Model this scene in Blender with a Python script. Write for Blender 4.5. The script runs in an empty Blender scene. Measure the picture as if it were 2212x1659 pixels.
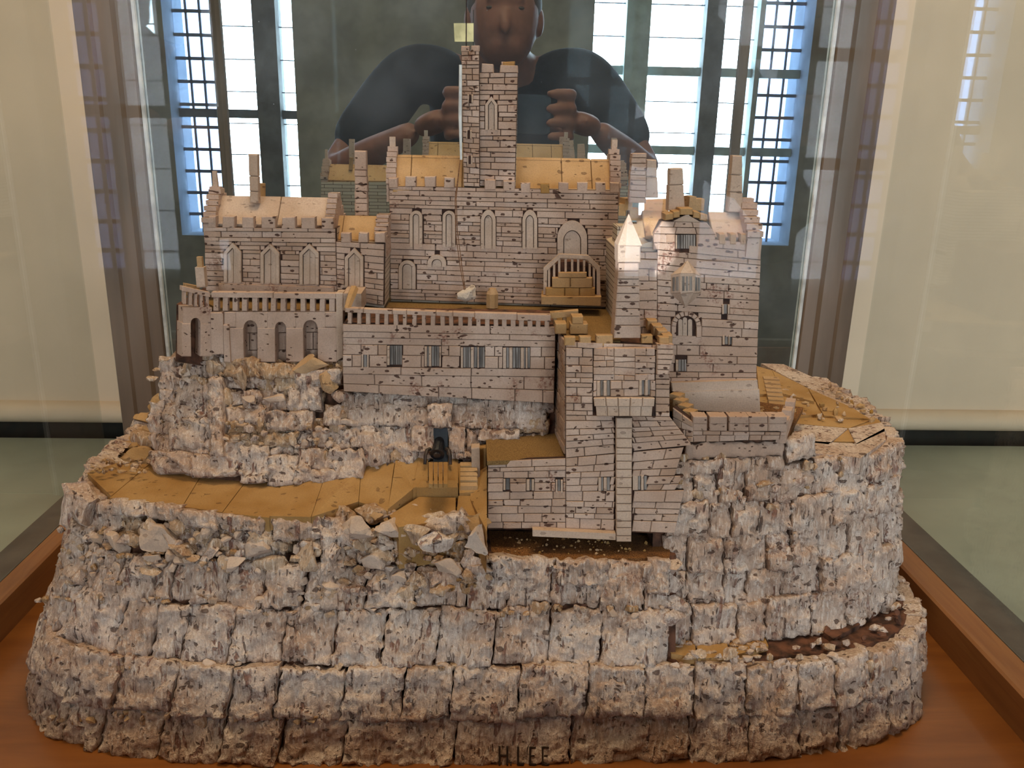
import bpy, bmesh, math, random
import numpy as np
from mathutils import Vector, Matrix
random.seed(7)
RNG = np.random.RandomState(7)
SC = bpy.context.scene
COL = SC.collection

# ------------------------------------------------------------------ camera, world, lights, exposure
F, CX, CY = 1842.0, 1106.0, 829.5          # focal length and centre in pixels of the 2212x1659 frame
PT, YW, RL = math.radians(17.2), math.radians(2.25), math.radians(1.3)
CAM = np.array([0.0, 0.0, 0.40])
FW = np.array([math.sin(YW)*math.cos(PT), math.cos(YW)*math.cos(PT), -math.sin(PT)])
_r0 = np.array([math.cos(YW), -math.sin(YW), 0.0]); _u0 = np.cross(_r0, FW)
RT = _r0*math.cos(RL) + _u0*math.sin(RL)
UP = _u0*math.cos(RL) - _r0*math.sin(RL)
cd = bpy.data.cameras.new('camera'); cam = bpy.data.objects.new('camera', cd); COL.objects.link(cam)
cd.sensor_width = 36.0; cd.lens = 36.0*F/2212.0; cd.clip_start = 0.002; cd.clip_end = 50
_m = Matrix(((RT[0], UP[0], -FW[0], CAM[0]), (RT[1], UP[1], -FW[1], CAM[1]), (RT[2], UP[2], -FW[2], CAM[2]), (0, 0, 0, 1)))
cam.matrix_world = _m
SC.camera = cam
SC.view_settings.view_transform = 'Standard'; SC.view_settings.look = 'None'
SC.view_settings.exposure = EXPOSURE = 0.0; SC.view_settings.gamma = 1.0
SC.view_settings.use_curve_mapping = False
cy = SC.cycles
cy.max_bounces = 6; cy.diffuse_bounces = 3; cy.glossy_bounces = 4; cy.transmission_bounces = 4; cy.transparent_max_bounces = 12
cy.caustics_reflective = True; cy.caustics_refractive = False; cy.sample_clamp_indirect = 6.0
try: cy.use_denoising = True
except Exception: pass

W = bpy.data.worlds.new('world'); SC.world = W; W.use_nodes = True
_bg = W.node_tree.nodes['Background']; _bg.inputs[0].default_value = (0.80, 0.90, 1.0, 1); _bg.inputs[1].default_value = 2.0

def area(name, loc, target, sx, sy, power, colr):
    l = bpy.data.lights.new(name, 'AREA'); l.shape = 'RECTANGLE'; l.size = sx; l.size_y = sy; l.energy = power; l.color = colr
    o = bpy.data.objects.new(name, l); COL.objects.link(o); o.location = loc
    d = Vector(target) - Vector(loc); o.rotation_euler = d.to_track_quat('-Z', 'Y').to_euler()
    return o
# daylight outside the two windows behind the photographer, and the warm ceiling lamp of the room
area('daylight_left', (-0.92, -1.86, 0.70), (-0.92, 0, 0.70), 0.75, 1.7, 96, (0.97, 0.98, 1.0))
area('daylight_right', (0.80, -1.86, 0.70), (0.80, 0, 0.70), 1.00, 1.7, 128, (0.97, 0.98, 1.0))
area('ceiling_lamp', (0.05, 0.50, 1.62), (0.05, 0.62, 0), 0.5, 0.35, 10.5, (1.0, 0.76, 0.48))
area('room_lamp', (-0.9, -0.2, 1.68), (-0.4, 0.4, 0), 0.5, 0.5, 7.5, (1.0, 0.82, 0.62))

# ------------------------------------------------------------------ small vector helpers
def rays(u, v):
    u = np.asarray(u, float); v = np.asarray(v, float)
    return FW + RT*((u-CX)/F)[..., None] - UP*((v-CY)/F)[..., None]
class Plane:
    """n.p = c ; hit() gives where the sight line through a photo pixel meets the plane"""
    def __init__(s, n, p):
        s.n = np.array(n, float); s.n /= np.linalg.norm(s.n); s.c = float(s.n @ np.array(p, float))
    def hit(s, u, v):
        d = rays(u, v); t = (s.c - s.n @ CAM)/(d @ s.n); return CAM + d*t[..., None]
    def nrm(s, P):
        n = s.n if s.n @ (CAM - P.reshape(-1, 3)[0]) > 0 else -s.n
        return np.broadcast_to(n, P.shape)
    def off(s, d):
        q = Plane(s.n, (0, 0, 0)); q.c = s.c + d; return q
def PY(y0, sx=0.0, sz=0.0, x0=0.0, z0=0.0):     # y = y0 + sx*(x-x0) + sz*(z-z0)
    return Plane((-sx, 1, -sz), (x0, y0, z0))
def PZ(z): return Plane((0, 0, 1), (0, 0, z))
def PX(x): return Plane((1, 0, 0), (x, 0, 0))
class Shell:
    """upright rounded-box skin of a rock tier: plan is a superellipse whose sides lean in with height"""
    def __init__(s, xl, xr, yf, yb, n, z0=0.0): s.a = (xl, xr, yf, yb); s.n = n; s.z0 = z0
    def dims(s, z):
        (a, b), (c, d), (e, f), (g, h) = s.a; zz = z - s.z0
        xl, xr, yf, yb = a+b*zz, c+d*zz, e+f*zz, g+h*zz
        return (xl+xr)/2, (yf+yb)/2, (xr-xl)/2, (yb-yf)/2
    def g(s, P):
        cx, cyy, ax, by = s.dims(P[..., 2])
        return np.abs((P[..., 0]-cx)/ax)**s.n + np.abs((P[..., 1]-cyy)/by)**s.n - 1
    def hit(s, u, v):
        d = rays(u, v); sh = d.shape[:-1]; d = d.reshape(-1, 3)
        ts = np.linspace(0.40, 0.98, 117); hi = np.full(len(d), 0.75); found = np.zeros(len(d), bool)
        for t in ts:
            ins = (s.g(CAM + d*t) < 0) & ~found
            hi[ins] = t; found |= ins
        # rays that miss: the nearest approach
        if (~found).any():
            best = np.full(len(d), 1e9)
            for t in ts:
                gg = s.g(CAM + d*t); b = (gg < best) & ~found
                hi[b] = t; best[b] = gg[b]
        lo = hi - 0.0051
        lo0 = lo.copy()
        for _ in range(14):
            mid = (lo+hi)/2; ins = s.g(CAM + d*mid[:, None]) < 0
            hi = np.where(ins & found, mid, hi); lo = np.where(~ins & found, mid, lo)
        P = CAM + d*hi[:, None]
        return P.reshape(sh + (3,))
    def nrm(s, P):
        e = 1e-4; o = np.zeros(P.shape)
        for k in range(3):
            q = P.copy(); q[..., k] += e; w = P.copy(); w[..., k] -= e
            o[..., k] = s.g(q) - s.g(w)
        return o/np.maximum(np.linalg.norm(o, axis=-1, keepdims=True), 1e-9)
    def at(s, th, z):
        cx, cyy, ax, by = s.dims(z); c, q = np.cos(th), np.sin(th)
        k = (np.abs(c)**s.n + np.abs(q)**s.n)**(-1.0/s.n)
        return np.stack([cx + ax*k*c, cyy + by*k*q, z + 0*th], -1)
    def theta(s, P):
        cx, cyy, ax, by = s.dims(P[..., 2]); return np.arctan2((P[..., 1]-cyy)/by, (P[..., 0]-cx)/ax)

def _h(ix, iy, iz):
    n = (ix*374761393 + iy*668265263 + iz*1274126177) & 0x7fffffff
    n = ((n ^ (n >> 13))*1103515245) & 0x7fffffff
    return ((n ^ (n >> 16)) & 0xffff)/65535.0
def vn(P):                                         # value noise, 0..1
    P = np.asarray(P, float); f = np.floor(P); i = f.astype(np.int64); w = P-f; w = w*w*(3-2*w)
    x, y, z = i[..., 0], i[..., 1], i[..., 2]; r = 0
    for a in (0, 1):
        for b in (0, 1):
            for c in (0, 1):
                r = r + _h(x+a, y+b, z+c)*(w[..., 0] if a else 1-w[..., 0])*(w[..., 1] if b else 1-w[..., 1])*(w[..., 2] if c else 1-w[..., 2])
    return r
def fbm(P, o=3):
    r = 0; a = 0.5
    for k in range(o): r = r + a*vn(P*(2.03**k) + 17.3*k); a *= 0.5
    return r/(1-0.5**o)

# ------------------------------------------------------------------ mesh and object helpers
def mesh(name, V, Fc, mat, parent=None, smooth=False, **props):
    me = bpy.data.meshes.new(name); me.from_pydata([tuple(map(float, p)) for p in V], [], [tuple(f) for f in Fc])
    me.materials.append(mat)
    if smooth: me.polygons.foreach_set('use_smooth', [True]*len(me.polygons))
    me.validate(); me.update()
    o = bpy.data.objects.new(name, me); COL.objects.link(o)
    if parent is not None: o.parent = parent
    for k, q in props.items(): o[k] = q
    return o
def fix(o):
    bm = bmesh.new(); bm.from_mesh(o.data); bmesh.ops.recalc_face_normals(bm, faces=bm.faces[:]); bm.to_mesh(o.data); bm.free(); return o
def empty(name, parent=None, loc=(0, 0, 0), **props):
    o = bpy.data.objects.new(name, None); COL.objects.link(o); o.location = loc; o.empty_display_size = 0.02
    if parent is not None: o.parent = parent
    for k, q in props.items(): o[k] = q
    return o
class MB:
    def __init__(s): s.V = []; s.F = []
    def add(s, V, Fc):
        n = len(s.V); s.V += [tuple(p) for p in V]; s.F += [tuple(i+n for i in f) for f in Fc]; return s
    def box(s, c, d, rz=0.0, ch=0.0, taper=1.0):
        x, y, z = d[0]/2, d[1]/2, d[2]/2; V = []
        for (zz, k) in ((-z, 1.0), (z, taper)):
            for (a, b) in ((-x, -y), (x, -y), (x, y), (-x, y)):
                a, b = a*k, b*k
                V.append((c[0]+a*math.cos(rz)-b*math.sin(rz), c[1]+a*math.sin(rz)+b*math.cos(rz), c[2]+zz))
        return s.add(V, [(0, 3, 2, 1), (4, 5, 6, 7), (0, 1, 5, 4), (1, 2, 6, 5), (2, 3, 7, 6), (3, 0, 4, 7)])
    def tube(s, pts, r, n=8):
        pts = [np.array(p, float) for p in pts]; V = []
        rr = r if hasattr(r, '__len__') else [r]*len(pts)
        for i, p in enumerate(pts):
            t = pts[min(i+1, len(pts)-1)] - pts[max(i-1, 0)]; t /= np.linalg.norm(t)
            a = np.cross(t, (0, 0, 1) if abs(t[2]) < 0.9 else (1, 0, 0)); a /= np.linalg.norm(a); b = np.cross(t, a)
            for k in range(n):
                q = 2*math.pi*k/n; V.append(p + rr[i]*(a*math.cos(q)+b*math.sin(q)))
        Fc = [tuple(range(n))[::-1], tuple(range((len(pts)-1)*n, len(pts)*n))]
        for i in range(len(pts)-1):
            for k in range(n): Fc.append((i*n+k, i*n+(k+1) % n, (i+1)*n+(k+1) % n, (i+1)*n+k))
        return s.add(V, Fc)
    def prism(s, P0, P1):                           # two matching rings
        n = len(P0); return s.add(list(P0)+list(P1), [tuple(range(n)), tuple(range(2*n-1, n-1, -1))] + [(i, i+n, (i+1) % n + n, (i+1) % n) for i in range(n)])
    def out(s, name, mat, parent=None, smooth=False, **props): return fix(mesh(name, s.V, s.F, mat, parent, smooth, **props))

# ------------------------------------------------------------------ materials
class NT:
    def __init__(s, name):
        s.m = bpy.data.materials.new(name); s.m.use_nodes = True; s.t = s.m.node_tree; s.t.nodes.clear()
        s.o = s.n('ShaderNodeOutputMaterial')
    def n(s, ty, **k):
        q = s.t.nodes.new(ty)
        for a, b in k.items(): setattr(q, a, b)
        return q
    def l(s, a, b): s.t.links.new(a, b)
    def setin(s, sock, val):
        if hasattr(val, 'links') or hasattr(val, 'is_output'): s.l(val, sock)
        else: sock.default_value = val
    def math(s, op, a, b=0.0, c=None):
        q = s.n('ShaderNodeMath', operation=op); s.setin(q.inputs[0], a); s.setin(q.inputs[1], b)
        if c is not None: s.setin(q.inputs[2], c)
        return q.outputs[0]
    def mix(s, f, a, b, mode='MIX'):
        q = s.n('ShaderNodeMix', data_type='RGBA', blend_type=mode); s.setin(q.inputs[0], f); s.setin(q.inputs[6], a); s.setin(q.inputs[7], b); return q.outputs[2]
    def coord(s, sc=(1, 1, 1), rot=(0, 0, 0)):
        tc = s.n('ShaderNodeTexCoord'); mp = s.n('ShaderNodeMapping'); mp.inputs['Scale'].default_value = sc; mp.inputs['Rotation'].default_value = rot
        s.l(tc.outputs['Object'], mp.inputs['Vector']); return mp.outputs[0]
    def noise(s, vec, sc, det=3.0, rough=0.55, dist=0.0):
        q = s.n('ShaderNodeTexNoise'); s.l(vec, q.inputs['Vector']); q.inputs['Scale'].default_value = sc; q.inputs['Detail'].default_value = det
        q.inputs['Roughness'].default_value = rough; q.inputs['Distortion'].default_value = dist; return q.outputs['Fac']
    def ramp(s, f, lo, hi, a=0.0, b=1.0):
        q = s.n('ShaderNodeMapRange'); q.interpolation_type = 'SMOOTHSTEP'; s.l(f, q.inputs[0]); q.inputs[1].default_value = lo; q.inputs[2].default_value = hi; q.inputs[3].default_value = a; q.inputs[4].default_value = b
        return q.outputs[0]
    def bump(s, h, st, dist, nrm=None):
        q = s.n('ShaderNodeBump'); q.inputs['Strength'].default_value = st; q.inputs['Distance'].default_value = dist; s.l(h, q.inputs['Height'])
        if nrm is not None: s.l(nrm, q.inputs['Normal'])
        return q.outputs[0]
    def bsdf(s, c, rough=0.8, nrm=None, spec=0.3, metal=0.0, coat=0.0):
        q = s.n('ShaderNodeBsdfPrincipled'); s.setin(q.inputs['Base Color'], c); s.setin(q.inputs['Roughness'], rough)
        q.inputs['Specular IOR Level'].default_value = spec; q.inputs['Metallic'].default_value = metal; q.inputs['Coat Weight'].default_value = coat
        if nrm is not None: s.l(nrm, q.inputs['Normal'])
        s.l(q.outputs[0], s.o.inputs[0]); return q
def rgb(r, g, b):
    f = lambda c: (c/255.0/12.92) if c/255.0 <= 0.04045 else ((c/255.0+0.055)/1.055)**2.4
    return (f(r), f(g), f(b), 1.0)

def cork(name, a, b, pit=(70, 40, 28), pits=0.5, stain=0.35, bark=0.0, rel=1.0, pit_sc=330.0, pth=0.70):
    """cork: two tones, dark pits stretched along the grain, red-brown crumbly patches; bark adds upright streaks"""
    t = NT(name); geo = t.n('ShaderNodeNewGeometry'); rnd = geo.outputs['Random Per Island']
    v = t.coord(); big = t.noise(v, 28.0, 2.0)
    base = t.mix(t.ramp(big, 0.32, 0.68), rgb(*a), rgb(*b))
    hv = t.n('ShaderNodeHueSaturation'); t.l(base, hv.inputs['Color']); t.l(t.math('MULTIPLY_ADD', rnd, 0.34, 0.80), hv.inputs['Value'])
    t.l(t.math('MULTIPLY_ADD', rnd, -0.32, 1.36), hv.inputs['Saturation']); base = hv.outputs[0]
    fine = t.noise(v, 900.0, 3.0, 0.7)
    base = t.mix(t.ramp(fine, 0.35, 0.75, 0.0, 0.28), base, rgb(*[int(x*0.62) for x in a]))
    # crumbly red-brown patches
    sp = t.noise(v, 34.0, 3.0, 0.6); cr = t.noise(v, 620.0, 2.0, 0.6)
    patch = t.math('MULTIPLY', t.ramp(sp, 0.60, 0.68), t.ramp(cr, 0.42, 0.60))
    base = t.mix(t.math('MULTIPLY', patch, stain), base, rgb(112, 58, 40))
    vp = t.coord((0.55, 0.8, 1.0)); vo = t.n('ShaderNodeTexVoronoi'); t.l(vp, vo.inputs['Vector']); vo.inputs['Scale'].default_value = pit_sc
    sepc = t.n('ShaderNodeSeparateColor'); t.l(vo.outputs['Color'], sepc.inputs[0])
    wob = t.math('MULTIPLY_ADD', t.noise(v, 1100.0, 1.0), 0.22, -0.11)
    rad = t.math('SUBTRACT', t.math('MULTIPLY', t.math('POWER', sepc.outputs[1], 1.8), 0.46), t.math('ADD', vo.outputs['Distance'], wob))
    pm = t.math('MULTIPLY', t.math('MULTIPLY', t.ramp(rad, 0.0, 0.06), t.ramp(sepc.outputs[0], pth, pth+0.01)), pits)
    pn = t.noise(vp, 210.0, 2.0, 0.5, 0.4); pm = t.math('MAXIMUM', pm, t.math('MULTIPLY', t.ramp(pn, 0.69, 0.73), pits))
    h = t.math('MULTIPLY_ADD', pm, -1.4, t.math('MULTIPLY', fine, 0.45))
    if bark > 0:
        vs = t.coord((1.0, 1.0, 0.10)); st = t.noise(vs, 210.0, 2.0, 0.5, 0.25)
        vm = t.noise(v, 45.0, 2.0)
        sm = t.math('MULTIPLY', t.ramp(st, 0.585, 0.65), t.ramp(vm, 0.42, 0.60))
        v2 = t.coord((1.0, 1.0, 0.055)); s2 = t.noise(v2, 430.0, 1.0, 0.4, 0.15)
        s2 = t.math('MULTIPLY', t.ramp(s2, 0.64, 0.70), t.ramp(t.noise(v, 70.0, 2.0), 0.45, 0.58))
        base = t.mix(t.math('MULTIPLY', sm, 0.8*bark), base, rgb(118, 66, 50))
        lum = t.noise(v, 130.0, 4.0, 0.62)
        dk = t.noise(v, 95.0, 3.0, 0.6, 1.2)
        base = t.mix(t.math('MULTIPLY', t.ramp(dk, 0.57, 0.72), 0.62*bark), base, rgb(104, 68, 50))
        fb = t.noise(t.coord((1.0, 1.0, 0.16)), 520.0, 3.0, 0.65)
        base = t.mix(t.ramp(fb, 0.42, 0.70, 0.0, 0.26), base, rgb(120, 88, 68)); base = t.mix(t.ramp(fb, 0.50, 0.30, 0.0, 0.48), base, rgb(238, 222, 206))
        h = t.math('MULTIPLY_ADD', fb, -1.6, h)
        base = t.mix(t.math('MULTIPLY', s2, 0.75*bark), base, rgb(70, 42, 32))
        h = t.math('MULTIPLY_ADD', s2, -0.9, h)
        h = t.math('ADD', h, t.math('MULTIPLY_ADD', sm, -1.0, t.math('MULTIPLY', lum, 2.6)))
    base = t.mix(pm, base, rgb(*pit))
    t.bsdf(base, 0.82, t.bump(h, 0.75*rel, 0.0012), 0.25)
    return t.m
def plain(name, c, rough=0.6, nsc=60.0, var=0.12, bump=0.0, spec=0.4, coat=0.0, stretch=(1, 1, 1), metal=0.0):
    t = NT(name); v = t.coord(stretch); n = t.noise(v, nsc, 4.0)
    base = t.mix(t.ramp(n, 0.3, 0.7), rgb(*[max(0, int(x*(1-var))) for x in c]), rgb(*[min(255, int(x*(1+var))) for x in c]))
    t.bsdf(base, rough, t.bump(n, bump, 0.002) if bump else None, spec, metal, coat); return t.m
def glass(name, tint, ior=1.45):
    t = NT(name); tr = t.n('ShaderNodeBsdfTransparent'); tr.inputs[0].default_value = tint
    gl = t.n('ShaderNodeBsdfGlossy'); gl.inputs['Roughness'].default_value = 0.0
    fr = t.n('ShaderNodeFresnel'); ge = t.n('ShaderNodeNewGeometry')       # a thin pane: the same share is mirrored at both faces
    t.l(t.math('MULTIPLY_ADD', ge.outputs['Backfacing'], 1.0/ior-ior, ior), fr.inputs[0])
    mx = t.n('ShaderNodeMixShader'); t.l(fr.outputs[0], mx.inputs[0]); t.l(tr.outputs[0], mx.inputs[1]); t.l(gl.outputs[0], mx.inputs[2])
    t.l(mx.outputs[0], t.o.inputs[0]); return t.m

M = {}
M['brick'] = cork('cork_cut', (200, 174, 157), (178, 150, 132), pits=0.9, stain=0.7, pth=0.50, pit_sc=430.0)
M['pale'] = cork('cork_smooth', (202, 178, 160), (186, 160, 140), pits=0.35, stain=0.15)
M['top'] = cork('cork_lamp_warm_flat', (190, 157, 124), (172, 138, 103), pits=0.55, stain=0.35)  # warm lamp tint of upward cork faces put into the base colour
M['bark'] = cork('cork_bark', (218, 196, 180), (190, 160, 140), pits=0.75, stain=0.55, bark=1.0, rel=1.3, pit_sc=230.0)
M['chip'] = cork('cork_broken', (202, 174, 148), (172, 136, 104), pits=0.5, stain=0.55, bark=0.45, rel=1.1)
M['path'] = cork('cork_plank_lamp_tan', (180, 146, 108), (160, 124, 86), pits=0.45, stain=0.3, rel=1.0)  # plank tan includes the overhead lamp's warmth, painted into the colour
M['joint'] = plain('dark_glue', (58, 36, 26), 0.9, 200, 0.3)
M['core'] = plain('cork_underlayer', (84, 54, 38), 0.95, 120, 0.35, 0.5)
M['slot'] = plain('grey_stained_cork', (128, 118, 110), 0.85, 300, 0.25, 0.3, stretch=(1, 1, 0.1))
def sandy(name, a, b, c):
    t = NT(name); v = t.coord(); n = t.noise(v, 1500.0, 2.0, 0.7); m = t.noise(v, 40.0, 3.0)
    base = t.mix(t.ramp(n, 0.35, 0.65), rgb(*a), rgb(*b)); base = t.mix(t.ramp(m, 0.45, 0.7, 0, 0.6), base, rgb(*c))
    t.bsdf(base, 0.95, t.bump(n, 0.6, 0.001), 0.2); return t.m
M['sand'] = sandy('glued_sand', (150, 116, 70), (112, 82, 46), (128, 98, 60))
M['soil'] = sandy('brown_granules', (150, 102, 56), (84, 52, 30), (62, 42, 30))
def brickish():                                    # walls seen only in the mirror: too far to tell the bricks apart
    t = NT('cork_wall_far'); v = t.coord((1, 1, 1), (math.pi/2, 0, 0)); q = t.n('ShaderNodeTexBrick'); t.l(v, q.inputs['Vector'])
    q.inputs['Scale'].default_value = 42.0; q.inputs['Color1'].default_value = rgb(196, 176, 152); q.inputs['Color2'].default_value = rgb(178, 154, 130); q.inputs['Mortar'].default_value = rgb(82, 56, 42)
    q.inputs['Mortar Size'].default_value = 0.012; q.inputs['Brick Width'].default_value = 0.9; q.inputs['Row Height'].default_value = 0.17
    t.bsdf(q.outputs[0], 0.85); return t.m
M['far'] = brickish()
def wood(name, a, b, rough, sc=(3, 40, 40), coat=0.0):
    t = NT(name); v = t.coord(sc); n = t.noise(v, 3.0, 5.0, 0.6, 0.8); m = t.noise(t.coord(), 7.0, 3.0)
    base = t.mix(t.ramp(n, 0.25, 0.75), rgb(*a), rgb(*b)); base = t.mix(t.ramp(m, 0.4, 0.8, 0, 0.35), base, rgb(*[int(x*0.6) for x in a]))
    t.bsdf(base, rough, t.bump(n, 0.08, 0.002), 0.45, 0.0, coat); return t.m
M['tray'] = wood('varnished_orange_wood', (122, 68, 26), (146, 88, 38), 0.32, (2, 18, 18), 0.15)
M['rim'] = wood('brown_rim_wood', (132, 82, 44), (154, 102, 56), 0.4, (40, 3, 40))
M['frame'] = plain('grey_brown_frame_paint', (126, 108, 92), 0.45, 25, 0.12, 0.05, 0.4, stretch=(1, 1, 0.15))
M['strip'] = plain('dark_grey_metal_strip', (84, 80, 74), 0.45, 40, 0.12)
M['cream'] = plain('cream_wall_paint', (214, 190, 158), 0.55, 6, 0.025)
M['dado'] = plain('grey_green_table_paint', (156, 160, 142), 0.35, 9, 0.05, 0.0, 0.5)
M['dark'] = plain('gap_shadow_dark', (40, 36, 24), 0.9)
M['glass'] = glass('clear_glass', (0.97, 0.985, 0.98, 1))
M['fglass'] = glass('front_glass', (0.97, 0.985, 0.98, 1), 1.12)
M['wglass'] = glass('window_glass', (0.9, 0.95, 1.0, 1))
M['bglass'] = glass('pale_blue_leaded_glass', (0.42, 0.50, 0.66, 1))
def mirror():
    t = NT('old_mirror'); v = t.coord(); gl = t.n('ShaderNodeBsdfGlossy'); gl.inputs['Roughness'].default_value = 0.004; gl.inputs['Color'].default_value = (0.74, 0.84, 0.86, 1)
    df = t.n('ShaderNodeBsdfDiffuse'); df.inputs['Color'].default_value = (0.75, 0.82, 0.9, 1)
    sp = t.ramp(t.noise(v, 260.0, 1.0, 0.5), 0.80, 0.84); hz = t.ramp(t.noise(v, 9.0, 3.0), 0.35, 0.75, 0.03, 0.11)
    f = t.math('MAXIMUM', t.math('MULTIPLY', sp, 0.8), hz)
    mx = t.n('ShaderNodeMixShader'); t.l(f, mx.inputs[0]); t.l(gl.outputs[0], mx.inputs[1]); t.l(df.outputs[0], mx.inputs[2]); t.l(mx.outputs[0], t.o.inputs[0]); return t.m
M['mirror'] = mirror()
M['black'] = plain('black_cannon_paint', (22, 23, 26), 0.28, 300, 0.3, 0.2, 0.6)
M['iron'] = plain('dark_brown_iron', (52, 38, 30), 0.5, 300, 0.3, 0.2)
M['ink'] = plain('dark_engraving', (44, 26, 14), 0.9)
M['wire'] = plain('white_plastic_strip', (214, 212, 206), 0.5)
M['twine'] = plain('brown_twine', (120, 82, 54), 0.9, 900, 0.2, 0.3)
M['lump'] = cork('pale_plaster_lump', (200, 184, 168), (170, 148, 128), pits=0.4, stain=0.1, rel=1.2)

# ------------------------------------------------------------------ the room
ST = dict(kind='structure')
def sbox(name, x0, x1, y0, y1, z0, z1, mat, parent=None, **p):
    return MB().box(((x0+x1)/2, (y0+y1)/2, (z0+z1)/2), (x1-x0, y1-y0, z1-z0)).out(name, mat, parent, **p)
ZF, ZC = -0.95, 1.75
sbox('floor', -2.3, 2.3, -1.9, 1.35, ZF-0.05, ZF, wood('floor_boards', (96, 70, 48), (120, 90, 62), 0.5), **ST)
sbox('ceiling', -2.3, 2.3, -1.9, 1.35, ZC, ZC+0.05, M['cream'], **ST)
sbox('wall_left', -2.3, -2.2, -1.9, 1.35, ZF, ZC, M['cream'], **ST)
sbox('wall_right', 2.2, 2.3, -1.9, 1.35, ZF, ZC, M['cream'], **ST)
b = MB().box((0, 1.26, (0.0+ZC)/2), (4.4, 0.17, ZC)); b.out('wall_back', M['cream'], **ST)
sbox('trim_1', -2.2, 2.2, 1.20, 1.345, ZF, 0.0, M['dark'], **ST)  # dark board behind the gap; the gap's shadow is put into its colour
b = MB(); n = 10; ring = [(1.176, 0.004)] + [(1.176-0.020*math.sin(a*math.pi/n), -0.012-0.016*math.cos(a*math.pi/n)*-1) for a in range(n+1)] + [(1.20, -0.028), (1.20, 0.004)]
b.prism([(-2.2, y, z) for y, z in ring], [(2.2, y, z) for y, z in ring]); b.out('trim_2', M['cream'], smooth=True, **ST)
WIN = [(-1.15, -0.69, -0.05, 1.5), (0.40, 1.21, -0.05, 1.5)]
b = MB(); y0, y1 = -1.82, -1.6; yc = (y0+y1)/2
for (xa, xb) in ((-2.2, -1.15), (-0.69, 0.40), (1.21, 2.2)): b.box(((xa+xb)/2, yc, (ZF+ZC)/2), (xb-xa, y1-y0, ZC-ZF))
for (xa, xb, za, zb) in WIN:
    b.box(((xa+xb)/2, yc, (ZF+za)/2), (xb-xa, y1-y0, za-ZF)); b.box(((xa+xb)/2, yc, (zb+ZC)/2), (xb-xa, y1-y0, ZC-zb))
b.out('wall_front', plain('warm_grey_stone_wall', (142, 146, 142), 0.8, 8, 0.1, 0.2), **ST)
stone = plain('dark_window_stone', (92, 96, 100), 0.8, 14, 0.15, 0.2)
teal = plain('pale_window_wood', (150, 170, 172), 0.6, 14, 0.1)
lead = plain('lead_bar_grey', (104, 118, 140), 0.6, 30, 0.1)
def window(name, x0, x1, z0, z1, mull, trans, lat, pal):
    w = empty(name, None, (0, 0, 0), kind='structure')
    for (a, c, m) in mull: sbox('mullion', a, c, -1.76, -1.66, z0, z1, m, w)
    cells = sorted([x0] + [q for a, c, _ in mull for q in (a, c)] + [x1])
    for i in range(0, len(cells)-1, 2):
        a, c = cells[i], cells[i+1]; s = (a+c)/2
        isl = any(l0 <= s <= l1 for l0, l1 in lat)
        sbox('pane', a, c, -1.715, -1.711, z0, z1, M['bglass' if isl else 'wglass'], w)
        for zt in trans: sbox('transom', a, c, -1.73, -1.69, zt-0.016, zt+0.016, pal, w)
        stp = 0.062 if isl else 0.11
        nb = max(1, int((c-a)/stp))
        for k in range(1, nb+1 if isl else nb):
            q = a + (c-a)*k/(nb+1 if isl else nb); sbox('lead_bar', q-0.004, q+0.004, -1.712, -1.704, z0, z1, lead, w)
        k = z0+0.07
        while k < z1:
            sbox('lead_bar', a, c, -1.712, -1.704, k-(0.006 if isl else 0.002), k+(0.006 if isl else 0.002), lead, w); k += 0.082 if isl else 0.115
    return w
window('window_1', -1.15, -0.69, -0.05, 1.5, [(-1.000, -0.985, teal), (-0.848, -0.763, stone)], [0.40], [(-1.15, -1.0)], stone)
window('window_2', 0.40, 1.21, -0.05, 1.5, [(0.528, 0.618, teal), (0.826, 0.898, stone), (1.025, 1.045, teal)], [0.30, 0.59], [(1.045, 1.21)], teal)

# ------------------------------------------------------------------ the table and the display case
tb = empty('display_table', None, (0, 0.5, ZF), label='grey-green painted table running back to the cream wall under the case', category='table')
def tbox(nm, x0, x1, y0, y1, z0, z1, m): o = sbox(nm, x0, x1, y0-0.5, y1-0.5, z0-ZF, z1-ZF, m, tb); return o
tbox('table_top', -1.5, 1.5, 0.33, 1.166, -0.08, -0.05, M['dado'])
for sx in (-1.42, 1.42):
    for sy in (0.40, 1.1): tbox('leg', sx-0.03, sx+0.03, sy-0.03, sy+0.03, ZF, -0.08, M['dado'])
tbox('apron', -1.40, 1.40, 0.36, 0.38, -0.20, -0.08, M['dado'])

case = empty('display_case', None, (0, 0.62, -0.05), label='old glass display case with wooden tray, grey-brown posts and mirror back', category='display case')
def cbox(nm, x0, x1, y0, y1, z0, z1, m, **p): return sbox(nm, x0, x1, y0-0.62, y1-0.62, z0+0.05, z1+0.05, m, case, **p)
XL, XR = -0.3735, 0.375
cbox('front_shade_rail', XL-0.0165, XR+0.0235, 0.366, 0.3805, 0.029, 0.060, M['frame'], label='added rail below the front glass, shading the rock foot')  # unseen rail, put in to shade the foot of the rock base
cbox('tray_floor', XL, XR, 0.393, 0.868, -0.03, 0.0, M['tray'], label='orange-brown varnished wooden tray floor')
for (a, c) in ((XL-0.0165, XL), (XR, XR+0.0235)):
    mb = MB(); h = 0.08; xo, xi = a, c
    ring = [(xo, -0.05), (xi, -0.05), (xi, 0.0285), (xi-0.002 if xi == XL else xi, 0.030), (xo, 0.030)]
    if xi != XL: ring = [(a, -0.05), (c, -0.05), (c, 0.030), (a+0.002, 0.030), (a, 0.0285)]
    mb.prism([(x, 0.385-0.62, z+0.05) for x, z in ring], [(x, 0.868-0.62, z+0.05) for x, z in ring])
    mb.out('side_rim', M['rim'], case, label='scuffed brown wooden rim of the tray')
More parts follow.
